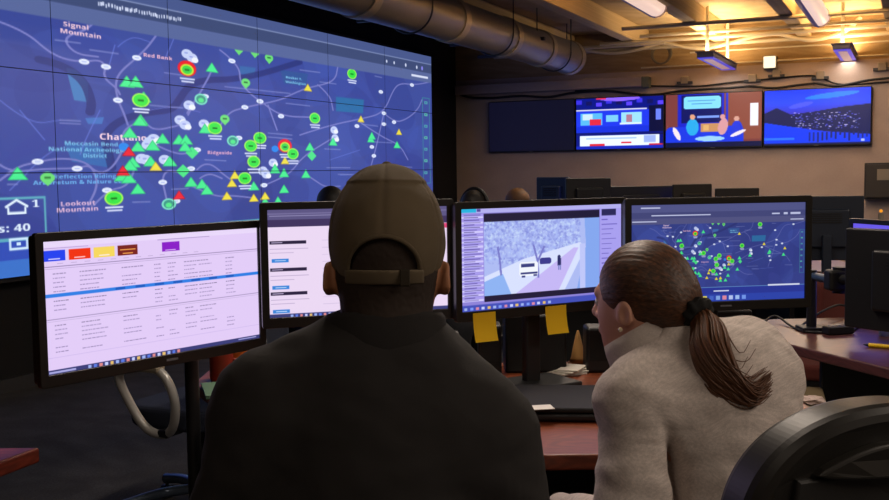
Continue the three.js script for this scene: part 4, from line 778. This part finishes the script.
// ---------------------------------------------------------------- people
function headField({ earY = -0.01, jaw = 1, earX = 0.080, neck = 1 } = {}) {
  const core = blend([ellipsoid([0, 0.03, -0.012], [0.075, 0.088, 0.095]), ellipsoid([0, -0.035, 0.03], [0.062 * jaw, 0.078, 0.064]), capsule([0, -0.095, 0.062], [0, -0.09, 0.05], 0.020, 0.026), capsule([0, -0.05, -0.02], [0, -0.14, -0.03], 0.054 * neck, 0.052 * neck)], 0.04);
  const nose = blend([capsule([0, 0.018, 0.088], [0, -0.022, 0.108], 0.008, 0.012), capsule([-0.011, -0.028, 0.096], [0.011, -0.028, 0.096], 0.008, 0.008)], 0.01);
  const lips = capsule([-0.018, -0.058, 0.086], [0.018, -0.058, 0.086], 0.007, 0.007), brow = capsule([-0.035, 0.022, 0.076], [0.035, 0.022, 0.076], 0.009, 0.009);
  return (x, y, z) => {
    const ax = Math.abs(x);
    let d = smin(core(x, y, z), brow(x, y, z), 0.02);
    d = smax(d, -(Math.hypot(ax - 0.031, (y - 0.004) * 1.3, z - 0.096) - 0.017), 0.012);
    d = smin(d, nose(x, y, z), 0.012); d = smin(d, lips(x, y, z), 0.008);
    const ex = ax - earX, ey = y - earY, ez = z + 0.012 + ex * 0.6;
    let e = Math.hypot(ex / (ex < 0 ? 0.02 : 0.010), ey / 0.031, ez / 0.019); e = (e - 1) * 0.010 + Math.max(0, -ey - 0.008) * 0.35;
    const bowl = Math.hypot((ax - earX - 0.011) / 0.008, (ey - 0.004) / 0.018, ez / 0.011); e = smax(e, -(bowl - 1) * 0.008, 0.005);
    return smin(d, e, 0.010);
  };
}
const headMatrix = (at, face, pitch = 0, roll = 0, s = 1) => new THREE.Matrix4().compose(V3(...at), new THREE.Quaternion().setFromEuler(new THREE.Euler(pitch, Math.PI + face, roll, 'YXZ')), V3(s, s, s));
const headGeo = (opt, m, cell = 0.0032) => surface(headField(opt), [-0.106, -0.2, -0.12], [0.106, 0.13, 0.13], cell).applyMatrix4(m);
function eyes(t, m) {
  const e = part('eye', [-1, 1].map((s) => new THREE.SphereGeometry(0.0115, 14, 10).translate(s * 0.031, 0.003, 0.0775).applyMatrix4(m)), M(0xd8d2c8, 0.25), t);
  part('iris', [-1, 1].map((s) => new THREE.SphereGeometry(0.006, 12, 8).translate(s * 0.031, 0.003, 0.0845).applyMatrix4(m)), M(0x2a1a10, 0.2), e);
}
function handGeo(w, f, u, side, curl = 0.5) {                              // wrist, finger direction, back-of-hand direction, thumb side
  const W = V3(...w), Fd = V3(...f).normalize(), U = V3(...u).normalize(), S = Fd.clone().cross(U).normalize().multiplyScalar(side);
  const at = (a, b, c) => { const p = W.clone().addScaledVector(Fd, a).addScaledVector(U, b).addScaledVector(S, c); return [p.x, p.y, p.z]; };
  const palm = blend([capsule(at(-0.03, 0, 0), at(0.03, 0, 0), 0.026, 0.024), capsule(at(0.03, 0, -0.022), at(0.08, 0, -0.028), 0.016, 0.014), capsule(at(0.03, 0, 0), at(0.085, 0, 0.002), 0.017, 0.015), capsule(at(0.03, 0, 0.022), at(0.08, 0, 0.028), 0.016, 0.014)], 0.02);
  const fingers = [[0.03, 0.074, 0.95], [0.011, 0.082, 1], [-0.009, 0.078, 0.95], [-0.029, 0.06, 0.85]].map(([c, l, k]) => {
    const a = at(0.082, 0, c), b = at(0.082 + l * 0.45, -l * 0.10 * curl * 2, c * 1.1), e = at(0.082 + l * 0.75, -l * 0.42 * curl * 2, c * 1.1), g = at(0.082 + l * 0.85, -l * 0.75 * curl * 2, c * 1.08);
    return blend([capsule(a, b, 0.0095 * k, 0.009 * k), capsule(b, e, 0.009 * k, 0.0082 * k), capsule(e, g, 0.0082 * k, 0.007 * k)], 0.004);
  });
  const thumb = blend([capsule(at(0.01, -0.004, 0.02), at(0.045, -0.01, 0.05), 0.015, 0.0115), capsule(at(0.045, -0.01, 0.05), at(0.08, -0.018, 0.058), 0.011, 0.008)], 0.006);
  const all = (x, y, z) => { let d = palm(x, y, z); for (const q of fingers) d = smin(d, q(x, y, z), 0.006); return smin(d, thumb(x, y, z), 0.010); };
  const c = at(0.07, -0.02, 0);
  return surface(all, c.map((v) => v - 0.13), c.map((v) => v + 0.13), 0.0042);
}
const taper = (pts, r0, r1, n = 24, rs = 7, pow = 1) => {
  const curve = new THREE.CatmullRomCurve3(pts.map((p) => p.isVector3 ? p : V3(...p))), g = new THREE.TubeGeometry(curve, n, 1, rs, false), a = g.attributes.position, c = V3();
  for (let i = 0; i <= n; i++) { curve.getPointAt(i / n, c); const k = r0 + (r1 - r0) * (i / n) ** pow; for (let j = 0; j <= rs; j++) { const q = i * (rs + 1) + j; a.setXYZ(q, c.x + (a.getX(q) - c.x) * k, c.y + (a.getY(q) - c.y) * k, c.z + (a.getZ(q) - c.z) * k); } }
  return g;
};
const hairTex = (r, g, b) => noiseTex(512, 64, (x, y) => { const k = 1 + wrapN(x, y * 0.2, 512, 64, 150, 6) * 0.55 + wrapN(x, y * 0.4, 512, 64, 44, 8) * 0.35 + (rnd() - 0.5) * 0.18; return [clamp255(r * k), clamp255(g * k), clamp255(b * k)]; });
function combUV(g, root) {                                                // hair combed towards a knot
  const a = g.attributes.position, uv = [];
  for (let i = 0; i < a.count; i++) { const x = a.getX(i) - root[0], y = a.getY(i) - root[1], z = a.getZ(i) - root[2]; uv.push((Math.atan2(x, y) / 6.283 + 0.5) * 2, Math.hypot(x, y, z) * 4); }
  g.setAttribute('uv', new THREE.Float32BufferAttribute(uv, 2)); return g;
}
const bodyLimbs = (J, r = 1) => [
  capsule(J.sh[0], J.el[0], 0.052 * r, 0.042 * r), capsule(J.sh[1], J.el[1], 0.052 * r, 0.042 * r), capsule(J.el[0], J.wr[0], 0.040 * r, 0.027 * r), capsule(J.el[1], J.wr[1], 0.040 * r, 0.027 * r)];
const legLimbs = (J, g = 0) => [0, 1].flatMap((i) => [capsule(J.hip[i], J.kn[i], 0.085 + g, 0.062 + g), capsule(J.kn[i], J.an[i], 0.058 + g, 0.042 + g)]);
const footLimbs = (J, g = 0) => [0, 1].map((i) => capsule([J.an[i][0], 0.052 + g * 0.3, J.an[i][2] + 0.03], J.toe[i], 0.042 + g, 0.03 + g));
const wr = (x, y, z, s = 1) => 0.006 * s * noise.noise(x * 11, y * 16, z * 11) + 0.0035 * s * noise.noise(x * 24 + 5, y * 38, z * 24);

// ---- the man in the cap, back to the camera
{
  const t = thing('person', 'person in an olive cap and black jacket seated with back turned', 'person', F((378 - 444.5) / FOC * 1.5, 0, 1.5), YAW);
  const J = { sh: [[-0.165, 1.072, 0.005], [0.146, 1.022, 0.005]], el: [[-0.262, 0.81, 0.01], [0.224, 0.79, 0.01]], wr: [[-0.16, 0.665, -0.23], [0.15, 0.66, -0.24]],
    hip: [[-0.095, 0.54, -0.02], [0.095, 0.54, -0.02]], kn: [[-0.15, 0.55, -0.46], [0.15, 0.55, -0.46]], an: [[-0.15, 0.1, -0.44], [0.15, 0.1, -0.44]], toe: [[-0.17, 0.034, -0.64], [0.17, 0.034, -0.64]] };
  const trunk = (g) => [ellipsoid([0, 0.94, 0.0], [0.175 + g, 0.21 + g, 0.115 + g]), ellipsoid([0, 0.66, -0.01], [0.165 + g, 0.19, 0.12 + g]), ellipsoid([0, 1.09, 0.0], [0.12 + g, 0.10 + g, 0.086 + g]), capsule(J.sh[0], J.sh[1], 0.058 + g, 0.058 + g), capsule([-0.02, 1.168, -0.01], [-0.13, 1.095, 0], 0.040 + g, 0.048 + g), capsule([0.02, 1.168, -0.01], [0.12, 1.062, 0], 0.040 + g, 0.048 + g)];
  const H = headMatrix([0.012, 1.304, -0.025], 0, 0.05, 0.01);
  const skinField = blend([...trunk(0), ...bodyLimbs(J), ...legLimbs(J), ...footLimbs(J), capsule([0, 1.1, -0.02], [0.01, 1.22, -0.04], 0.055, 0.052)], 0.05);
  part('body', [surface(skinField, [-0.34, 0.0, -0.72], [0.34, 1.24, 0.2], 0.012), headGeo({ earY: -0.046, jaw: 1.1, earX: 0.0865, neck: 1.24 }, H), handGeo(J.wr[0], [0.1, -0.05, -1], [0, 1, 0], 1, 0.3), handGeo(J.wr[1], [-0.1, -0.05, -1], [0, 1, 0], -1, 0.3)], MAT.skin, t);
  eyes(t, H);
  const cloth = new THREE.MeshPhysicalMaterial({ color: 0x1e1b1a, roughness: 0.9, sheen: 0.25, sheenRoughness: 0.6, sheenColor: new THREE.Color(0x55504a), bumpMap: repeat(weaveTex, 30, 30), bumpScale: 0.0006 });
  const core = blend([...trunk(0.02), ...[0, 1].flatMap((i) => [capsule(J.sh[i], J.el[i], 0.073, 0.062), capsule(J.el[i], J.wr[i], 0.060, 0.045)])], 0.055);
  const fold = (x, y, z) => 0.006 * Math.sin((y + 0.35 * Math.abs(x)) * 46 + 2 * noise.noise(x * 5, y * 4, z * 5)) * Math.max(0, 1 - Math.abs(Math.abs(x) - 0.19) / 0.07) * Math.max(0, Math.min(1, (1.06 - y) * 8));
  const jack = (x, y, z) => { let d = core(x, y, z) + wr(x, y, z, 0.9) + fold(x, y, z); d = smax(d, y - 1.225, 0.02); return smax(d, 0.5 - y, 0.02); };
  const jk = part('jacket', surface(jack, [-0.36, 0.44, -0.32], [0.36, 1.24, 0.2], 0.0085), cloth, t);
  const ring = lathe([[0.080, -0.06], [0.090, -0.06], [0.093, -0.025], [0.089, 0.010], [0.084, 0.017], [0.078, 0.012], [0.078, -0.03]], 48).scale(1, 1, 0.98).rotateX(-0.16).translate(0.008, 1.196, -0.012);
  part('collar', ring, cloth, jk);
  part('trousers', surface(blend([...legLimbs(J, 0.014), ellipsoid([0, 0.57, -0.02], [0.185, 0.12, 0.15])], 0.05), [-0.34, 0.08, -0.62], [0.34, 0.74, 0.22], 0.012), M(0x16171c, 0.9), t);
  part('shoes', surface(blend(footLimbs(J, 0.012), 0.01), [-0.3, -0.02, -0.74], [0.3, 0.14, -0.3], 0.01), M(0x0c0c0c, 0.5), t);
  // hair at the nape and temples
  const nape = capsule([0, -0.05, -0.021], [0, -0.12, -0.029], 0.0685, 0.0665);
  const hairField = (x, y, z) => { const sk = ellipsoid([0, 0.018, -0.013], [0.0785, 0.104, 0.0985]); let d = smin(sk(x, y, z), nape(x, y, z), 0.03) + 0.0012 * noise.noise(x * 300, y * 200, z * 300); d = smax(d, z - 0.028 - y * 0.35, 0.006); d = smax(d, -0.104 - y + 0.1 * Math.abs(x), 0.006); return smax(d, y - 0.03, 0.004); };
  part('hair', surface(hairField, [-0.1, -0.12, -0.13], [0.1, 0.05, 0.05], 0.003).applyMatrix4(H), M(0x2a1d14, 0.75), t);
  // cap
  const capMat = new THREE.MeshPhysicalMaterial({ color: 0x665842, roughness: 0.88, sheen: 0.3, sheenRoughness: 0.5, sheenColor: new THREE.Color(0x7a6a50), bumpMap: repeat(weaveTex, 40, 40), bumpScale: 0.0008 });
  const dome = ellipsoid([0, 0.018, -0.006], [0.0865, 0.110, 0.113]);
  const rim = (y, z) => -0.046 + (z + 0.118) * 0.22 - y, hole = (x, y, z) => z > -0.03 ? 1 : (Math.hypot(x / 0.049, (y + 0.022) / 0.044) - 1) * 0.044;
  const seam = (x, y, z) => { const a = Math.atan2(x, z + 0.006), w = Math.abs(((a / (Math.PI / 3)) % 1 + 1.5) % 1 - 0.5); return 0.0016 * Math.exp(-((w * 0.09 / 0.004) ** 2)) * Math.min(1, Math.hypot(x, z) / 0.03); };
  const crownField = (x, y, z) => { const d = dome(x, y, z) + 0.0016 * noise.noise(x * 30, y * 30, z * 30) + seam(x, y, z) - (y > 0.10 ? 0.002 : 0); return smax(smax(smax(d, -(d + 0.0065), 0.002), rim(y, z), 0.003), -hole(x, y, z), 0.003); };
  const cp = new THREE.Group(); cp.name = 'cap'; cp.userData.label = 'olive brown baseball cap'; t.add(cp);
  part('crown', surface(crownField, [-0.1, -0.06, -0.13], [0.1, 0.14, 0.12], 0.0027).applyMatrix4(H), capMat, cp);
  const edge = []; for (let i = 0; i <= 24; i++) { const a = Math.PI * i / 24, x = 0.0505 * Math.cos(a), y = -0.022 + 0.0455 * Math.sin(a), q = 1 - (x / 0.0865) ** 2 - ((y - 0.018) / 0.110) ** 2; edge.push(V3(x, y, -0.006 - 0.1135 * Math.sqrt(q))); }
  part('opening_trim', tube(edge, 0.0035, 60, 8).applyMatrix4(H), capMat, cp);
  const strapField = (x, y, z) => { const d = dome(x, y, z); return smax(smax(smax(d - 0.0035, -(d + 0.003), 0.001), Math.abs(y + 0.034) - 0.0105, 0.002), Math.max(z + 0.04, Math.abs(x) - 0.056), 0.002); };
  part('strap', surface(strapField, [-0.07, -0.06, -0.13], [0.07, 0.0, -0.02], 0.0024).applyMatrix4(H), M(0x6a5d48, 0.8), cp);
  part('buckle', box(0.014, 0.024, 0.006, -0.030, -0.034, -0.108, 0.002).applyMatrix4(H), M(0x3a342a, 0.4, { metalness: 0.5 }), cp);
  part('button', new THREE.SphereGeometry(0.007, 14, 8).scale(1, 0.6, 1).translate(0, 0.1285, -0.006).applyMatrix4(H), capMat, cp);
  const visor = (x, y, z) => { const e = (Math.hypot(x / 0.082, (z - 0.085) / 0.092) - 1) * 0.08, c = Math.abs(y - 0.012 + (z - 0.1) * 0.25 + x * x * 4) - 0.0035; return smax(smax(e, c, 0.003), 0.07 - z + x * x * 3, 0.003); };
  part('visor', surface(visor, [-0.1, -0.07, 0.03], [0.1, 0.05, 0.2], 0.0032).applyMatrix4(H), capMat, cp);
}

// ---- the woman in the grey fleece, leaning towards the screens
{
  const t = thing('person', 'person with a brown ponytail and grey fleece leaning towards the screens', 'person', F(0.484, 0, 1.95), YAW);
  const J = { sh: [[-0.118, 0.98, 0.02], [0.125, 1.02, -0.13]], el: [[-0.143, 0.74, 0.08], [0.16, 0.80, -0.22]], wr: [[-0.235, 0.69, -0.20], [-0.02, 0.69, -0.36]],
    hip: [[0.0, 0.57, 0.06], [0.14, 0.57, -0.0]], kn: [[-0.17, 0.56, -0.32], [-0.01, 0.56, -0.42]], an: [[-0.17, 0.1, -0.32], [-0.02, 0.1, -0.42]], toe: [[-0.26, 0.034, -0.48], [-0.12, 0.034, -0.58]] };
  const trunk = (g) => [ellipsoid([0.045, 0.92, -0.02], [0.125 + g, 0.17 + g, 0.105 + g]), ellipsoid([0.07, 0.68, 0.03], [0.14 + g, 0.17 + g, 0.115 + g]), capsule(J.sh[0], J.sh[1], 0.05 + g, 0.058 + g), capsule([-0.03, 1.06, -0.08], J.sh[0], 0.04 + g, 0.04 + g), capsule([-0.03, 1.06, -0.08], J.sh[1], 0.042 + g, 0.05 + g)];
  const H = headMatrix([-0.092, 1.155, -0.105], 0.82, 0.06, 0, 0.97);
  part('body', [surface(blend([...trunk(0), ...bodyLimbs(J, 0.88), ...legLimbs(J, -0.008), ...footLimbs(J, -0.006), capsule([-0.03, 1.02, -0.07], [-0.07, 1.11, -0.1], 0.055, 0.05)], 0.05), [-0.38, 0.0, -0.68], [0.34, 1.14, 0.24], 0.012), headGeo({ earY: -0.022, jaw: 0.95 }, H, 0.003), handGeo(J.wr[0], [-0.5, -0.1, -0.86], [0, 1, 0], 1, 0.4), handGeo(J.wr[1], [-0.6, -0.1, -0.8], [0, 1, 0], -1, 0.4)], MAT.skinPale, t);
  eyes(t, H);
  const cloth = new THREE.MeshPhysicalMaterial({ color: 0xffffff, map: repeat(fleeceTex(200, 188, 180), 6, 6), roughness: 1, sheen: 0.5, sheenRoughness: 0.8, sheenColor: new THREE.Color(0x8a7c70), bumpMap: repeat(weaveTex, 22, 22), bumpScale: 0.001 });
  const arms = [0, 1].map((i) => blend([capsule(J.sh[i], J.el[i], 0.074, 0.072), capsule(J.el[i], J.wr[i], 0.066, 0.042)], 0.05)), tr = blend([...trunk(0.028), ellipsoid([0.115, 1.0, -0.06], [0.10, 0.095, 0.10])], 0.05);
  const seamAt = (x, y, z) => { const q = (x - J.sh[0][0]) * 0.12 + (y - J.sh[0][1]) * 1 + 0.060; return x < -0.075 && z > -0.06 ? 0.003 * Math.exp(-((q / 0.005) ** 2)) : 0; };
  const crease = [[-0.10, 0.98], [-0.078, 0.94], [-0.062, 0.87], [-0.05, 0.80], [-0.045, 0.70]];
  const fleece = (x, y, z) => {
    let d = smin(smin(tr(x, y, z), arms[0](x, y, z), 0.012), arms[1](x, y, z), 0.03);
    if (z > 0) { let q = 1; for (let i = 0; i < 4; i++) { const a = crease[i], b = crease[i + 1], ux = b[0] - a[0], uy = b[1] - a[1], s = Math.max(0, Math.min(1, ((x - a[0]) * ux + (y - a[1]) * uy) / (ux * ux + uy * uy))); q = Math.min(q, Math.hypot(x - a[0] - ux * s, y - a[1] - uy * s)); } d += 0.018 * Math.exp(-((q / 0.013) ** 2)) * Math.min(1, (0.985 - y) * 12 > 0 ? (0.985 - y) * 12 : 0); }
    d += wr(x, y, z, 1.1) + seamAt(x, y, z) + 0.005 * Math.sin((x * 0.7 + y) * 55 + 3 * noise.noise(x * 6, y * 6, z * 6)) * Math.max(0, 1 - Math.hypot(x + 0.06, y - 0.86) / 0.11);
    return smax(d, -(Math.hypot(x + 0.078, (z + 0.088) * 0.9) - 0.056) * 0.9 - Math.max(0, 1.03 - y) * 3, 0.01);
  };
  const fl = part('fleece', surface(fleece, [-0.36, 0.46, -0.48], [0.34, 1.18, 0.22], 0.0065), cloth, t);
  const collar = lathe([[0.066, -0.05], [0.086, -0.05], [0.088, -0.01], [0.080, 0.035], [0.074, 0.052], [0.068, 0.05], [0.062, 0.01]], 44).scale(1, 1.1, 1.05).rotateX(-0.25).rotateZ(0.50).translate(-0.074, 1.052, -0.088);
  part('collar', collar, cloth, fl);
  for (const i of [0, 1]) { const a = V3(...J.el[i]), b = V3(...J.wr[i]), d = b.clone().sub(a).normalize(); part('cuff', rod(b.clone().addScaledVector(d, -0.03), b.clone().addScaledVector(d, 0.02), 0.042, 24), cloth, fl); }
  part('trousers', surface(blend([...legLimbs(J, 0.01), ellipsoid([0.07, 0.58, 0.03], [0.18, 0.12, 0.16])], 0.05), [-0.34, 0.08, -0.58], [0.34, 0.74, 0.26], 0.012), M(0x1b1e2a, 0.9), t);
  part('shoes', surface(blend(footLimbs(J, 0.006), 0.01), [-0.36, -0.02, -0.7], [0.1, 0.14, -0.2], 0.01), M(0x1a1a1a, 0.6), t);
  const map = hairTex(74, 46, 28), hairMat = new THREE.MeshPhysicalMaterial({ color: 0xffffff, map, roughness: 0.5, sheen: 0.2, sheenColor: new THREE.Color(0x6a4428), bumpMap: map, bumpScale: 0.002 });
  const knot = [0, -0.012, -0.122], top = blend([ellipsoid([0, 0.03, -0.016], [0.083, 0.098, 0.104]), ellipsoid([0, -0.008, -0.092], [0.046, 0.046, 0.034])], 0.05);
  const hairField = (x, y, z) => {
    let d = top(x, y, z) + 0.0012 * noise.noise(Math.atan2(x, y) * 20, 0, 3) + 0.0012 * noise.noise(Math.atan2(x, y) * 60, z * 8, 3);
    const face = (Math.hypot(x / 0.088, (y + 0.045) / 0.118, (z - 0.105) / 0.085) - 1) * 0.085; d = smax(d, -face, 0.008);
    const ear = (Math.hypot((Math.abs(x) - 0.088) / 0.03, (y + 0.03) / 0.034, (z + 0.006) / 0.023) - 1) * 0.023; d = smax(d, -ear, 0.006);
    return smax(d, -0.07 - y - (z + 0.02) * 0.15, 0.012);
  };
  const hair = part('hair', combUV(surface(hairField, [-0.11, -0.1, -0.15], [0.11, 0.15, 0.12], 0.003), knot).applyMatrix4(H), hairMat, t);
  const K = V3(...knot).applyMatrix4(H);
  const tail = [K.clone(), K.clone().add(V3(0.018, -0.028, 0.035)), V3(0.006, 1.075, 0.075), V3(0.024, 1.035, 0.105), V3(0.064, 1.016, 0.112), V3(0.102, 1.036, 0.100)];
  const strands = [];
  for (let i = 0; i < 190; i++) {
    const a = rnd() * 6.283, r = Math.sqrt(rnd()), drop = (rnd() - 0.6) * 0.03, end = 3.4 + rnd() * 1.6;
    const pts = tail.slice(0, Math.ceil(end) + 1).map((p, k) => { const w = [0.010, 0.026, 0.034, 0.030, 0.018, 0.008][k] * r; return p.clone().add(V3(Math.cos(a) * w, Math.sin(a) * w * 0.95 + (k > 2 ? drop * (k - 2) * 0.5 : 0), Math.sin(a + 1.2) * w * 0.55)); });
    strands.push(taper(pts, 0.0026 + rnd() * 0.0022, 0.0005, 22, 5, 1.6));
  }
  for (const [q, ex, ey] of [[1, 0.075, 1.105], [2, 0.085, 1.09], [2, 0.07, 1.075], [3, 0.08, 1.06]]) strands.push(taper([tail[q - 1], tail[q].clone().add(V3(0.02, 0.006, 0.01)), V3(ex * 0.75, ey - 0.022, 0.09), V3(ex, ey, 0.08)], 0.0025, 0.0005, 20, 5));
  const pt = part('ponytail', strands, M(0xffffff, 0.5, { map: hairTex(92, 56, 32) }), hair);
  const dirT = V3(0.018, -0.028, 0.035).normalize(), sc = []; { const tor = new THREE.TorusGeometry(0.021, 0.012, 12, 30), a = tor.attributes.position; for (let i = 0; i < a.count; i++) { const x = a.getX(i), y = a.getY(i), n = 1 + 0.12 * Math.sin(Math.atan2(y, x) * 9); a.setXYZ(i, x * n, y * n, a.getZ(i) * 1.3); } tor.computeVertexNormals(); sc.push(tor.applyQuaternion(new THREE.Quaternion().setFromUnitVectors(V3(0, 0, 1), dirT)).translate(K.x + 0.004, K.y - 0.006, K.z + 0.008)); }
  part('scrunchie', sc, M(0x0e0d0d, 0.9), hair);
  const er = part('earring', [-1, 1].map((s) => new THREE.SphereGeometry(0.005, 12, 10).translate(s * 0.0905, -0.047, -0.008).applyMatrix4(H)), M(0xe8d8b8, 0.2, { metalness: 0.6, emissive: 0x000000 }), t); er.userData.label = 'small pale stud earring';
}

// ---- people far behind, only the tops of their heads above the monitors
function farPerson(label, px, py, d, hairHex, shirtHex, face, opts = {}) {
  const p = P(px, py, d), t = thing('person', label, 'person', V3(p.x, 0, p.z), YAW + face), top = p.y - 0.125;
  const J = { sh: [[-0.16, top - 0.24, 0], [0.16, top - 0.24, 0]], el: [[-0.2, top - 0.5, -0.05], [0.2, top - 0.5, -0.05]], wr: [[-0.12, 0.72, -0.28], [0.12, 0.72, -0.28]], hip: [[-0.09, 0.52, 0], [0.09, 0.52, 0]], kn: [[-0.12, 0.52, -0.42], [0.12, 0.52, -0.42]], an: [[-0.12, 0.1, -0.4], [0.12, 0.1, -0.4]], toe: [[-0.12, 0.036, -0.58], [0.12, 0.036, -0.58]] };
  const trunk = (g) => [ellipsoid([0, top - 0.38, 0], [0.165 + g, 0.2, 0.11 + g]), ellipsoid([0, 0.62, 0], [0.16 + g, 0.2, 0.12 + g]), capsule(J.sh[0], J.sh[1], 0.06 + g, 0.06 + g)];
  const H = headMatrix([0, top, -0.02], 0);
  part('body', [surface(blend([...trunk(0), ...bodyLimbs(J), ...legLimbs(J), ...footLimbs(J), capsule([0, top - 0.28, 0], [0, top - 0.1, -0.02], 0.055, 0.055)], 0.05), [-0.32, 0, -0.66], [0.32, top - 0.06, 0.2], 0.02), headGeo({}, H, 0.006), handGeo(J.wr[0], [0, -0.1, -1], [0, 1, 0], 1), handGeo(J.wr[1], [0, -0.1, -1], [0, 1, 0], -1)], MAT.skin, t);
  part('shirt', surface(blend([...trunk(0.018), ...bodyLimbs(J, 1.3)], 0.05), [-0.34, 0.42, -0.36], [0.34, top - 0.08, 0.22], 0.016), M(shirtHex, 0.9), t);
  part('trousers', surface(blend([...legLimbs(J, 0.012)], 0.05), [-0.3, 0.08, -0.6], [0.3, 0.7, 0.2], 0.018), M(0x17181e, 0.9), t);
  const hf = (x, y, z) => smax(smax(ellipsoid([0, 0.032, -0.014], [0.083, 0.095, 0.104])(x, y, z), -((Math.hypot(x / 0.09, (y + 0.06) / 0.12, (z - 0.11) / 0.09) - 1) * 0.09), 0.006), -0.06 - y, 0.01);
  part('hair', surface(hf, [-0.11, -0.1, -0.14], [0.11, 0.15, 0.12], 0.006).applyMatrix4(H), M(hairHex, 0.6), t);
  if (opts.headset) { const b = part('headset', new THREE.TorusGeometry(0.098, 0.010, 8, 28, Math.PI).scale(1, 1.22, 1.4).translate(0, 0.012, -0.012).applyMatrix4(H), MAT.plasticDark, t); part('ear_cup', [-1, 1].map((s) => new THREE.CylinderGeometry(0.036, 0.036, 0.03, 20).rotateZ(Math.PI / 2).translate(s * 0.096, -0.01, -0.012).applyMatrix4(H)), M(0x2b4a6c, 0.4), b); }
  const c = thing('far_chair', 'dark chair under ' + label.replace('person', 'the person'), 'chair', V3(p.x, 0, p.z), YAW + face);
  cushion(0.46, 0.46, 0.08, 0.43, 0, 0.1, MAT.plastic, 'seat', c); part('backrest', backGeo(0.38, 0.34, 0.5, 0.03, -0.02, 0.2, 0.08), MAT.plastic, c); part('back_support', tube([[0, 0.36, 0.0], [0, 0.38, 0.27], [0, 0.6, 0.265]], 0.018, 12), MAT.plasticDark, c); starBase(c, MAT.plasticDark, 0.28);
}
farPerson('person with a black headset behind the camera monitor', 475, 189.5, 6.4, 0x17130f, 0x20222a, 2.6, { headset: true });
farPerson('person with light brown hair beside the dark blue monitor back', 518, 188, 8.3, 0x5a3c1c, 0x2a2622, 0.9);
farPerson('dark haired person in front of the video wall beside the cap', 331, 186, 6.2, 0x0a0908, 0x101012, 0.5);

renderer.render(scene, camera);
